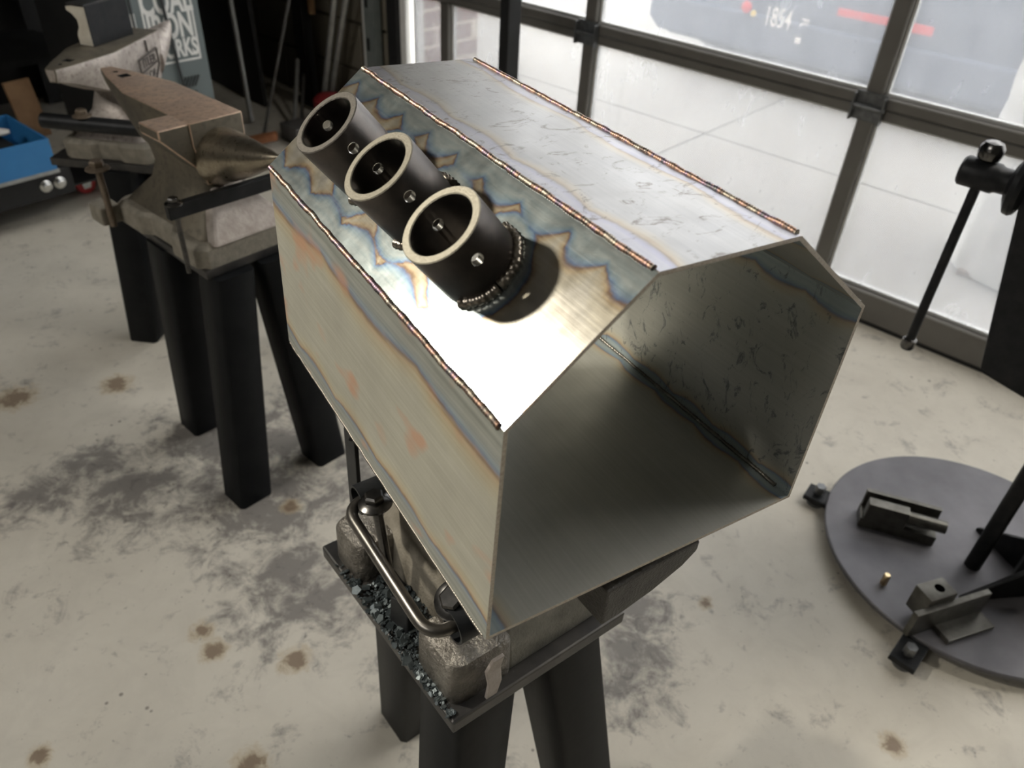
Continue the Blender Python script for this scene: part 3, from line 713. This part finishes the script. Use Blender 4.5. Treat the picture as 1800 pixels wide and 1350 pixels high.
bolt(hd, (-.130, .545, .672), 0, MAT['bolt'], .0105, .125, (-.10, .05, 1)); bolt(hd, (-.040, .436, .668), 0, MAT['bolt'], .0115, .12, (-.25, -.45, .9))
# flat strap loop behind
sp = [(-.172, .626, .565), (-.170, .627, .690), (-.164, .628, .703), (-.152, .628, .706), (-.112, .606, .700), (-.075, .58, .690)]
sb = MB()
for a, b in zip(sp[:-1], sp[1:]): sb.bar(a, b, .005, .026, (0, 0, 1) if abs(Vector(b)[2] - Vector(a)[2]) < .05 else (.8, .6, 0))
sb.bar((-.128, .618, .565), (-.128, .618, .70), .005, .026, (.8, .6, 0))
sb.build('strap', MAT['black_iron'], hd, bevel=.001)
# angle lug standing on the plate
MB().prism([(0, 0), (.030, 0), (.034, .050), (.026, .056), (.004, .05)], -.004, .004, f=lambda x, y, z: Vector((-.110, .498, ZF)) + L1 * x * .8 + S1 * (z + x * .2) + Vector((0, 0, y))).build('lug', MAT['black_iron'], hd, bevel=.0015)
# ---- blue-grey scale heaped along the plate edge
fl = MB(); rnd = random.Random(3)
def flake(p, s):
    n = rnd.choice((4, 5, 5, 6)); t0 = rnd.random() * 6; th = s * rnd.uniform(.10, .24)
    tilt = Vector((rnd.uniform(-.7, .7), rnd.uniform(-.7, .7), 1)).normalized(); X = tilt.orthogonal().normalized(); Y = tilt.cross(X)
    rad = [s * rnd.uniform(.6, 1.1) for _ in range(n)]
    lp = lambda h, kx: [p + tilt * h + (X * math.cos(t0 + 2 * PI * q / n) + Y * math.sin(t0 + 2 * PI * q / n)) * rad[q] * kx for q in range(n)]
    fl.loft([lp(-th, 1), lp(th, .93)])
for i in range(2200):
    a = max(-.085, min(.125, rnd.gauss(.02, .055))); b = -.103 + rnd.gauss(.010, .012)
    if i % 4 == 0: b = rnd.uniform(-.115, -.035); a = rnd.gauss(-.005, .032)
    b = max(-.1135, min(-.03, b))
    if b > -.10 and (a > .045 or a < -.055): b = -.1135 + rnd.random() * .009
    s = rnd.choice((.0006, .0008, .001, .0012, .0014, .0018, .0022, .003)); 
    if rnd.random() < .06 and -.06 < a < .06: s = rnd.uniform(.004, .0075)
    hill = .010 * math.exp(-((a - .0) / .05) ** 2) * math.exp(-((b + .09) / .03) ** 2)
    flake(f1(a, b, .001 + s * .35 + rnd.random() * hill), s)
ff = fl.build('forge_scale', MAT['flake']); ff['kind'] = 'stuff'; tag(ff, 'blue-grey flakes of forge scale heaped on the edge of the front stand plate', 'forge scale')

# ---- middle anvil (brown) on its stand
ZL = .545
lc = [(-.815, 1.418), (-.552, 1.192), (-.402, 1.378), (-.665, 1.604)]
stand('black three-legged steel anvil stand with square tube legs under the brown anvil', lc, [(-.737, 1.405), (-.560, 1.185), (-.428, 1.328)], [(-.668, 1.335), (-.535, 1.240), (-.476, 1.312)], ZL)
a2, g, Hh = anvil('brown worn anvil with horn pointing right behind the forge shell', (-.817, 1.528), (-.389, 1.184), ZL, .785, (MAT['anvil_rust'], MAT['anvil_body'], MAT['anvil_horn'], MAT['cast_tan']))
MB().loft([[g(.428, -.09, .040), g(.428, .075, .040), g(.30, .075, .040), g(.30, -.09, .040)], [g(.40, -.065, .075), g(.40, .055, .075), g(.30, .055, .075), g(.30, -.065, .075)], [g(.372, -.03, .120), g(.372, .03, .120), g(.30, .03, .120), g(.30, -.03, .120)]]).build('base_slope', MAT['cast_pale'], a2, bevel=.006)
hb = thing('hold_down_bar', 'dark flat hold-down bar bolted across the brown anvil base, under its horn', 'clamp', (-.50, 1.24, ZL))
p0 = g(.402, .132, .118); p1 = g(.412, -.150, .118)
MB().bar(p0, p1, .026, .014, (0, 0, 1)).build('bar', MAT['black_iron'], hb, bevel=.002)
bolt(hb, g(.403, .118, .131), 0, MAT['bolt'], .009, .13); bolt(hb, g(.411, -.13, .131), 0, MAT['bolt'], .010, .13)
hb2 = thing('hold_down_bolt', 'tan headed hold-down bolt standing at the heel end of the brown anvil', 'bolt', g(.14, .125, .0))
bolt(hb2, g(.145, .122, .115), 0, MAT['tan_bolt'], .013, .115, name='bolt_head')
MB().box(g(.115, .118, .018), (.05, .04, .036), (.78, -.63, 0), (.63, .78, 0)).build('spacer', MAT['cast_tan'], hb2, bevel=.005)

# ---- far anvil (silver) with steel block on top, on its own stand
c2 = Vector((-.945, 1.84, 0)); ax2 = Vector((.0704, .9975, 0)); la2 = Vector((.9975, -.0704, 0))
cc = [c2 + ax2 * a + la2 * b for a, b in ((-.17, -.125), (-.17, .125), (.17, .125), (.17, -.125))]
q2 = lambda a, b: tuple((c2 + ax2 * a + la2 * b)[:2])
stand('black anvil stand farthest back at left, under the silver anvil', [tuple(q[:2]) for q in cc], [q2(-.088, -.058), q2(-.06, .15), q2(.16, 0)], [q2(-.14, .025), q2(-.07, .06), q2(.08, 0)], .53)
a3, g3, H3 = anvil('silver-grey tapered anvil with stamped shield emblem, farthest left', (-.951, 1.566), (-.912, 2.07), .53, .762, (MAT['anvil_body'], MAT['anvil_silver'], MAT['anvil_silver'], MAT['cast_tan']), shelf=False, sw=1.15)
# stamped shield on its side: outline and letters
Ms = frame(g3(.300, .0505, H3 - .062), ax2, (0, 0, 1))
sh = MB(); pts = [(-.045, .022), (.040, .030), (.040, -.004), (0, -.05), (-.045, -.01), (-.045, .022)]
for a, b in zip(pts[:-1], pts[1:]): sh.bar(Ms @ Vector((*a, .002)), Ms @ Vector((*b, .002)), .003, .003, Ms.to_3x3() @ Vector((0, 0, 1)))
sh.bar(Ms @ Vector((0, .03, .002)), Ms @ Vector((0, .055, .002)), .003, .003, Ms.to_3x3() @ Vector((0, 0, 1)))
sh.bar(Ms @ Vector((-.04, -.006, .002)), Ms @ Vector((.036, .002, .002)), .003, .002, Ms.to_3x3() @ Vector((0, 0, 1)))
sh.build('shield_emblem', MAT['engrave'], a3)
text_obj('ITLER', .026, MAT['engrave'], Ms @ Matrix.Translation((0, .003, .002)), a3, 'stamp', .95, .0004)
text_obj('OR', .024, MAT['engrave'], Ms @ Matrix.Translation((.004, -.026, .002)), a3, 'stamp', .95, .0004)
bb = thing('clamp_bar', 'dark round clamp bar under the silver anvil heel', 'clamp', g3(.12, 0, .06))
MB().tube([g3(.115, -.12, .085), g3(.115, .13, .085)], .017, 16).build('bar', MAT['black_iron'], bb, smooth=40)
bolt(bb, g3(.115, -.03, .104), 0, MAT['tan_bolt'], .012, .02)
# forming block on the silver anvil
sbk = thing('forming_block', 'dark steel forming block with S-curved end coloured bright as if lit, on the silver anvil', 'tool', g3(.16, 0, H3))
Xb = Vector((.27, .96, 0)).normalized(); Yb = Vector((.96, -.27, 0)).normalized()
ob = Vector((-.940, 1.735, .762))
pr = [(-.036, 0), (0, 0), (0, .080), (-.034, .080), (-.050, .077), (-.050, .068), (-.038, .062), (-.028, .051), (-.028, .038), (-.035, .026), (-.037, .018)]
mb = MB().prism(pr, 0, .125, f=lambda x, y, z: ob + Yb * x + Vector((0, 0, y)) + Xb * z)
# end faces bright: the light on them is in the colour
n = len(pr); mb.mi = [0] * n + [1, 1]
sbo = mb.build('block', [MAT['black_iron'], MAT['lit_polish']], sbk, bevel=.0012)
MB().box(ob - Yb * .020 + Xb * .06 + Vector((0, 0, .0822)), (.046, .128, .004), Yb, Xb).build('top_plate', MAT['dark_plate'], sbk, bevel=.001)

# ================================================================== VISE STAND AT RIGHT
vs_ = thing('post_vise', 'black post vise on a round grey floor plate with hanging handle rod', 'vise', (.97, 1.105, 0))
MB().lathe([(0, .022), (.290, .022), (.2935, .025), (.2945, .028), (.2945, .034), (.2925, .036), (0, .036)], (.975, 1.108, 0), (0, 0, 1), 96).build('base_plate', MAT['plate_grey'], vs_, smooth=30)
for (x, y, a) in ((.700, 1.262, 145), (.752, .858, 228), (1.245, 1.24, 30), (1.20, .90, -40)):
    d = Vector((math.cos(math.radians(a)), math.sin(math.radians(a)), 0)); o = Vector((x, y, .022))
    ft = MB().box(o - d * .012, (.075, .048, .012), d, d.cross(Vector((0, 0, -1)))).build('levelling_lug', MAT['black_iron'], vs_, bevel=.002)
    b = MB(); b.tube([o + Vector((0, 0, -.010)), o + Vector((0, 0, .028))], .007, 12); b.lathe([(0, -.022), (.019, -.022), (.019, -.014), (.008, -.010)], o, (0, 0, 1), 20); b.lathe([(0, .03), (.0105, .03), (.0115, .027), (.0115, .012), (0, .012)], o, (0, 0, 1), 6)
    b.build('levelling_bolt', MAT['hinge'], ft, smooth=35)
VP = lambda u, dn_, z: DP(u, 1.44 + dn_, z)
MB().tube([VP(.038, 0, .034), VP(.038, 0, .52)], .0155, 20).build('leg', MAT['black_iron'], vs_, smooth=40)
# fixed leg / body plate and moving jaw
MB().prism([(-.110, .463), (-.036, .449), (.12, .43), (.14, 1.02), (-.06, 1.06), (-.105, 1.0), (-.165, .80), (-.167, .757), (-.150, .668)], -.030, .030, f=lambda x, y, z: VP(x, z, y)).build('jaw_body', MAT['black_iron'], vs_, bevel=.008)
MB().prism([(-.185, 1.04), (-.075, 1.03), (-.06, 1.10), (-.16, 1.11)], -.045, .045, f=lambda x, y, z: VP(x, z, y)).build('moving_jaw', MAT['black_iron'], vs_, bevel=.006)
MB().lathe([(.0, 0), (.021, 0), (.0245, .004), (.0245, .055), (.021, .060), (.0205, .075), (.030, .077), (.047, .085), (.049, .093), (.045, .100), (.03, .106), (.022, .108), (.022, .2), (0, .2)], VP(-.272, 0, .782), DV, 28).build('screw', MAT['black_iron'], vs_, smooth=35)
hx = -.240
MB().tube([VP(hx, 0, .452), VP(hx, 0, .825)], .0085, 16).build('handle_rod', MAT['black_iron'], vs_, smooth=40)
MB().lathe([(0, -.004), (.011, -.004), (.013, 0), (.013, .016), (.009, .019)], VP(hx, 0, .440), (0, 0, 1), 20).build('handle_end', MAT['bolt'], vs_, smooth=35)
MB().lathe([(.009, -.008), (.0175, -.002), (.0195, .006), (.0195, .016), (.014, .024), (.006, .027), (0, .0275)], VP(hx, 0, .812), (0, 0, 1), 20).build('handle_end', MAT['bolt'], vs_, smooth=35)
# square column and gusset ribs on the plate
cl = Vector((1.075, 1.03, 0))
MB().box(cl + Vector((0, 0, .53)), (.10, .10, .99), DV, NV).build('column', MAT['black_iron'], vs_, bevel=.006)
MB().box(cl + Vector((-.02, .04, .92)), (.12, .14, .10), DV, NV).build('mount_plate', MAT['black_iron'], vs_, bevel=.004)
def gus(tip, inner, h, th):
    tip = Vector((*tip, .036)); inner = Vector((*inner, .036)); d = inner - tip; sd = d.cross(Vector((0, 0, 1))).normalized() * th / 2
    tri = [tip, inner, inner + Vector((0, 0, h)), tip + Vector((0, 0, .006))]
    return MB().loft([[p - sd for p in tri], [p + sd for p in tri]]).build('gusset', MAT['black_iron'], vs_, bevel=.0015)
gus((.897, .985), (1.05, 1.01), .10, .010); gus((1.015, 1.175), (1.05, 1.07), .085, .010); gus((1.08, .86), (1.08, .99), .12, .010); gus((1.22, 1.1), (1.11, 1.05), .1, .010)
# things lying on the disc
jg = thing('slotted_jig', 'machined steel slotted jig block lying on the round vise plate', 'jig', (.82, 1.17, .036))
jx = Vector((.95, -.31, 0)).normalized(); jy = Vector((.31, .95, 0)).normalized(); j0 = Vector((.832, 1.165, .036))
MB().box(j0 + Vector((0, 0, .012)), (.150, .050, .024), jx, jy).build('base_bar', MAT['dull_block'], jg, bevel=.0015)
MB().box(j0 + jy * .020 + Vector((0, 0, .044)), (.148, .010, .046), jx, jy).build('back_plate', MAT['dull_block'], jg, bevel=.001)
MB().box(j0 - jy * .014 - jx * .030 + Vector((0, 0, .046)), (.080, .024, .044), jx, jy).build('cheek', MAT['dull_block'], jg, bevel=.002)
MB().tube([j0 - jy * .014 + jx * .010 + Vector((0, 0, .050)), j0 - jy * .014 + jx * .084 + Vector((0, 0, .050))], .0135, 18).build('round_pin', MAT['dull_block'], jg, smooth=35)
pn = MB().lathe([(0, 0), (.0062, 0), (.0066, .001), (.0066, .024), (.0050, .027), (0, .0275)], (.757, 1.012, .036), (0, 0, 1), 20).build('dowel_pin', MAT['brass'], None, smooth=35)
tag(pn, 'small brass-coloured pin standing alone on the round vise plate', 'pin')
br = thing('angle_bracket', 'dark angle bracket with drilled square block, overhanging near edge of round vise plate', 'bracket', (.83, .94, .036))
bx_ = Vector((.93, .36, 0)).normalized(); by_ = Vector((-.36, .93, 0)).normalized(); b0 = Vector((.836, .925, .036))
MB().box(b0 + Vector((0, 0, .033)), (.175, .012, .062), bx_, by_).build('flange', MAT['dull_block'], br, bevel=.0015)
MB().box(b0 - by_ * .022 + Vector((0, 0, .006)) + bx_ * .03, (.110, .04, .012), bx_, by_).build('web', MAT['dull_block'], br, bevel=.0015)
blk = MB().box(b0 + by_ * .026 - bx_ * .022 + Vector((0, 0, .050)), (.062, .040, .058), bx_, by_).build('drilled_block', MAT['dull_block'], br, bevel=.002)
ih = wm(br).inverted(); pc = b0 + by_ * .026 - bx_ * .016 + Vector((0, 0, .050))
cut(blk, [MB().tube([ih @ (pc + Vector((0, 0, .005))), ih @ (pc + Vector((0, 0, .05)))], .0095, 20)], MAT['bolt'])

# black square post near the door
po = thing('steel_post', 'tall black square steel post standing before the glazed door', 'post', (-.075, 2.62, 0))
MB().box((-.075, 2.62, 1.4), (.048, .048, 2.8), Vector((.80, .60, 0)), Vector((-.60, .80, 0))).build('tube', MAT['black_matt'], po, bevel=.003)
MB().box((-.075, 2.62, .006), (.16, .16, .012), Vector((.80, .60, 0)), Vector((-.60, .80, 0))).build('foot_plate', MAT['black_matt'], po, bevel=.002)

# ================================================================== LEFT BACKGROUND
CU = -2.70
cab = thing('grey_cabinet', 'grey-green machine cabinet lettered COAL IRON WORKS, behind the anvils', 'machine', DP(CU - .25, 1.25, 0))
MB().box(DP(CU - .288, 1.262, .72), (.54, .322, 1.36), DV, NV).build('body', MAT['black_matt'], cab, bevel=.006)
MB().box(DP(CU - .009, 1.262, .72), (.018, .322, 1.36), DV, NV).build('front_panel', MAT['cab_grey'], cab, bevel=.003)
MB().box(DP(CU - .28, 1.255, .02), (.50, .28, .04), DV, NV).build('plinth', MAT['black_matt'], cab)
fcab = lambda n, z, off=.0006: frame(DP(CU + off, n, z), NV, (0, 0, 1))
for s, sz, zb, sx, bd in (('COAL', .108, .602, .62, .0035), ('IRON', .108, .524, .60, .0035), ('WORKS', .078, .462, .60, .0026)):
    text_obj(s, sz, MAT['white_print'], fcab(1.311, zb), cab, 'lettering', sx, bd)
fr = MB()
for (n, z, sn, sz) in ((1.311, .447, .178, .006), (1.311, .694, .178, .006), (1.225, .57, .006, .25), (1.397, .57, .006, .25)):
    fr.box(DP(CU + .0008, n, z), (.0016, sn, sz), DV, NV)
fr.build('lettering_frame', MAT['white_print'], cab)
MB().box(DP(CU + .0008, 1.19, .585), (.0016, .016, .055), DV, NV).build('white_bar', MAT['white_print'], cab)
for i in range(5):
    MB().box(DP(CU + .002, 1.320 + i * .012, .375), (.004, .005, .040), DV, (NV * .86 + Vector((0, 0, -.5)))).build('vent_louver', MAT['cab_dark'], cab)
    MB().box(DP(CU + .002, 1.318 + i * .012, .325), (.004, .005, .040), DV, (NV * .86 + Vector((0, 0, .5)))).build('vent_louver', MAT['cab_dark'], cab)
MB().box(DP(CU + .003, 1.19, .70), (.006, .006, .5), DV, NV).build('door_gap', MAT['cab_dark'], cab)
MB().tube([DP(CU + .01, 1.29, .72), DP(CU + .012, 1.295, .6), DP(CU + .01, 1.305, .45), DP(CU + .012, 1.31, .38), DP(CU + .02, 1.325, .30)], .006, 8).build('cable', MAT['cab_dark'], cab, smooth=50)
# added black bench shape, imitating the darkness at far left
bench = thing('shade_bench', 'added black bench shape standing for the darkness at upper left', 'workbench', DP(-3.75, .6, 0))
MB().box(DP(-3.75, .6, .84), (.5, 1.5, .05), DV, NV).build('top', MAT['black_matt'], bench, bevel=.004)
for a in (-3.55, -3.96):
    for b in (-.1, 1.3): MB().box(DP(a, b, .407), (.06, .06, .815), DV, NV).build('leg', MAT['black_matt'], bench)
MB().box(DP(-3.75, .6, .30), (.44, 1.4, .03), DV, NV).build('shelf', MAT['black_matt'], bench)
MB().box(DP(-3.97, .6, 1.1), (.02, 1.5, .46), DV, NV).build('back_panel', MAT['black_matt'], bench)
# cart with red casters and blue tray
ct = thing('rolling_cart', 'low black rolling cart with red caster wheels, under the blue toolbox', 'cart', (-1.78, 2.52, 0))
cx_ = Vector((.62, .78, 0)).normalized(); cy_ = Vector((-.78, .62, 0)).normalized(); c0 = Vector((-1.83, 2.36, 0))
MB().box(c0 - cx_ * .08 + Vector((0, 0, .135)), (.68, .40, .09), cx_, cy_).build('frame', MAT['black_matt'], ct, bevel=.004)
MB().box(c0 + cx_ * .30 + Vector((0, 0, .091)), (.26, .30, .006), cx_, cy_).build('caster_bracket', MAT['black_matt'], ct)
for sx, sy in ((1, 1), (1, -1), (-1, 1), (-1, -1)):
    p = c0 + cx_ * sx * .37 + cy_ * sy * .15
    if sx > 0 and sy < 0: p = Vector((-1.59, 2.625, 0))
    fk = MB().box(p + Vector((0, 0, .082)), (.06, .05, .006), cx_, cy_)
    for s in (-1, 1): fk.prism([(-.026, .08), (.026, .08), (.012, .022), (-.012, .022)], s * .018 - .0015, s * .018 + .0015, f=lambda x, y, z, p=p: p + cx_ * x + cy_ * z + Vector((0, 0, y)))
    fk = fk.build('caster_fork', MAT['zinc'], ct)
    MB().lathe([(0, -.012), (.020, -.012), (.034, -.0125), (.036, -.009), (.036, .009), (.034, .0125), (.020, .012), (0, .012)], p + Vector((0, 0, .036)), cy_, 28).build('caster_wheel', MAT['red'], fk, smooth=35)
for q in (.07, .115):
    bolt(ct, c0 - cy_ * .203 + cx_ * (q + .10) + Vector((0, 0, .135)), 0, MAT['zinc'], .012, .01, -cy_, name='bolt')
tbx = thing('blue_toolbox', 'blue open metal toolbox at the left edge, tools inside', 'toolbox', (-1.85, 2.52, .17))
t0 = Vector((-1.80, 2.258, .185))
for (cc_, sz) in (((0, 0, .004), (.54, .30, .008)), ((0, -.148, .055), (.54, .006, .11)), ((0, .148, .055), (.54, .006, .11)), ((-.268, 0, .055), (.006, .30, .11)), ((.268, 0, .055), (.006, .30, .11))):
    MB().box(t0 + cx_ * cc_[0] + cy_ * cc_[1] + Vector((0, 0, cc_[2])), sz, cx_, cy_).build('tray_wall' if sz[2] > .02 else 'tray_floor', MAT['blue'], tbx, bevel=.001)
MB().box(t0 - cy_ * .149 + Vector((0, 0, .004)), (.55, .006, .012), cx_, cy_).build('pale_rim', MAT['grey_pipe'], tbx)
for nm, lb, ct_, off, sz, mt, ang in (('hand_tool', 'pale handled tool lying across the blue toolbox', 'tool', (-.02, -.02), (.17, .030, .022), 'white_rag', .4), ('rag', 'white crumpled rag at the right end of the blue toolbox', 'rag', (.17, .02), (.10, .04, .025), 'white_rag', -.5)):
    o = t0 + cx_ * off[0] + cy_ * off[1] + Vector((0, 0, .106)); X = cx_ * math.cos(ang) + cy_ * math.sin(ang); Y = Vector((0, 0, 1)).cross(X)
    lps = []
    for i in range(9):
        u = i / 8 - .5; r = .5 * (1 - .5 * abs(u * 2) ** 3)
        lps.append([o + X * u * sz[0] + Y * math.cos(t) * sz[1] * r * (1 + .2 * noise.noise(Vector((i, t, 1)))) + Vector((0, 0, math.sin(t) * sz[2] * r)) for t in [2 * PI * a / 12 for a in range(12)]])
    tag(MB().loft(lps).build(nm, MAT[mt], None, smooth=60), lb, ct_)
rk = MB().box(t0 - cx_ * .1 + Vector((0, 0, .050)), (.30, .24, .085), cx_, cy_).build('tool_insert', MAT['black_matt'], tbx, bevel=.004)
MB().box(t0 + cx_ * .12 + Vector((0, 0, .045)), (.16, .22, .075), cx_, cy_).build('tool_insert', MAT['black_matt'], tbx, bevel=.004)
# brown board leaning behind the toolbox
bd = MB().bar(DP(-3.04, .915, .181), DP(-3.07, .905, .372), .085, .018, NV); 
tag(bd.build('wooden_board', MAT['wood'], bevel=.002), 'brown wooden board leaning upright behind the blue toolbox', 'board')

# rods, pipes and bars leaning in the corner
def lean(name, label, cat, a, b, r, mat, ext=1., seg=10, group=None):
    a = Vector(a); b = Vector(b); e = a + (b - a) * ext
    group = group or {'rod': 'leaning steel rods', 'bar': 'short leaning bars', 'pipe': 'leaning conduit pipes'}.get(cat)
    o = MB().tube([a, e], r, seg).build(name, MAT[mat], None, smooth=40); tag(o, label, cat, group); return o
lean('steel_rod', 'light grey steel rod leaning right of the grey cabinet, leftmost of the rods', 'rod', (-1.227, 3.416, .012), (-1.308, 3.60, .70), .011, 'grey_pipe', 1.9)
lean('steel_rod', 'thin dark rod leaning across the tan block wall left of the black upright', 'rod', (-1.131, 3.268, .008), (-.80, 3.525, 1.2), .007, 'dark_pipe', 1.05)
lean('steel_bar', 'short grey bar with its top end showing, leaning behind the rear tube', 'bar', (-1.028, 3.382, .008), (-1.072, 3.70, .21), .010, 'grey_pipe', 1.)
lean('steel_bar', 'shorter grey bar beside the taller short bar behind the rear tube', 'bar', (-1.000, 3.386, .008), (-1.045, 3.68, .15), .008, 'dark_pipe', 1.)
lean('conduit_pipe', 'tall bright pipe leaning in the corner, left one of the close pair', 'pipe', (-.954, 3.598, .010), (-.715, 3.448, 1.03), .013, 'grey_pipe', 1.05)
lean('conduit_pipe', 'tall bright pipe leaning in the corner, right one of the close pair', 'pipe', (-.931, 3.63, .010), (-.635, 3.375, 1.03), .012, 'grey_pipe', 1.02)
lean('white_strip', 'thin white vertical strip on the tan wall beside the door track', 'strip', DP(-2.845, DD - .006, .0), DP(-2.835, DD - .006, 1.2), .007, 'bead', 1.5)
up = thing('black_upright', 'black upright tool stand with brown wooden handle, against the block wall', 'stand', (-1.03, 3.72, 0))
MB().box((-1.045, 3.745, .9), (.075, .05, 1.8), DV, NV).build('upright', MAT['black_matt'], up, bevel=.004)
MB().box((-1.045, 3.745, .01), (.16, .07, .02), DV, NV).build('foot', MAT['black_matt'], up)
MB().tube([(-.985, 3.70, .41), (-.975, 3.69, .80)], [.016, .019], 14).build('wooden_handle', MAT['wood'], up, smooth=40)
ex = MB().lathe([(0, 0), (.045, 0), (.05, .01), (.05, .20), (.035, .24), (.014, .26), (.014, .28), (0, .285)], DP(-2.98, 1.50, .30), (0, 0, 1), 24)
exo = thing('red_cylinder', 'red cylinder beside the right edge of the grey cabinet', 'cylinder', DP(-2.98, 1.50, 0))
ex.build('bottle', MAT['dark_red'], exo, smooth=40); MB().box(DP(-2.98, 1.50, .15), (.09, .09, .30), DV, NV).build('stand_box', MAT['black_matt'], exo, bevel=.003)
MB().lathe([(0, 0), (.03, 0), (.03, .05), (.012, .06), (0, .06)], DP(-2.98, 1.50, .585), (0, 0, 1), 16).build('valve', MAT['black_matt'], exo, smooth=40)
rc = MB().lathe([(0, 0), (.065, 0), (.07, .01), (.07, .13), (.05, .15), (0, .155)], (-.87, 3.42, .0), (0, 0, 1), 24).build('red_can', MAT['dark_red'], None, smooth=40); tag(rc, 'dull red can on the floor below the pipes in the corner', 'can')
orx = MB().bar((-1.19, 3.10, .03), (-1.03, 3.14, .06), .03, .05).build('rusty_offcut', MAT['orange'], None, bevel=.008); tag(orx, 'rusty orange offcut lying on floor behind the brown anvil horn', 'offcut')
# clutter boxes in the dark behind
sh_ = MB().loft([[DP(-3.95, 2.02, 0), DP(-3.30, 1.98, 0), DP(-3.30, 2.0, 0), DP(-3.95, 2.04, 0)], [DP(-3.95, 2.13, 1.9), DP(-3.62, 2.12, 1.9), DP(-3.62, 2.14, 1.9), DP(-3.95, 2.15, 1.9)]]).build('black_sheet', MAT['black_matt'], None); tag(sh_, 'black sheet with slanted edge leaning on the tan block wall', 'sheet')
gb = thing('grey_block', 'pale grey block on floor beside the short leaning bars', 'block', DP(-2.86, 1.86, 0))
MB().box(DP(-2.86, 1.86, .035), (.12, .1, .07), DV, NV).build('body', MAT['dark_pipe'], gb, bevel=.006)
fw = thing('swivel_caster', 'blue-grey caster wheel standing on the floor behind the middle anvil stand', 'caster', (-.60, 1.75, 0))
MB().lathe([(0, -.014), (.03, -.014), (.038, -.012), (.040, 0), (.038, .012), (.03, .014), (0, .014)], (-.60, 1.75, .040), (.9, .3, 0), 28).build('wheel', MAT['hinge'], fw, smooth=40)
MB().box((-.60, 1.75, .088), (.07, .05, .01), (1, 0, 0), (0, 1, 0)).build('top_plate', MAT['black_iron'], fw); MB().bar((-.60, 1.75, .085), (-.60, 1.75, .045), .05, .036).build('fork', MAT['black_iron'], fw)
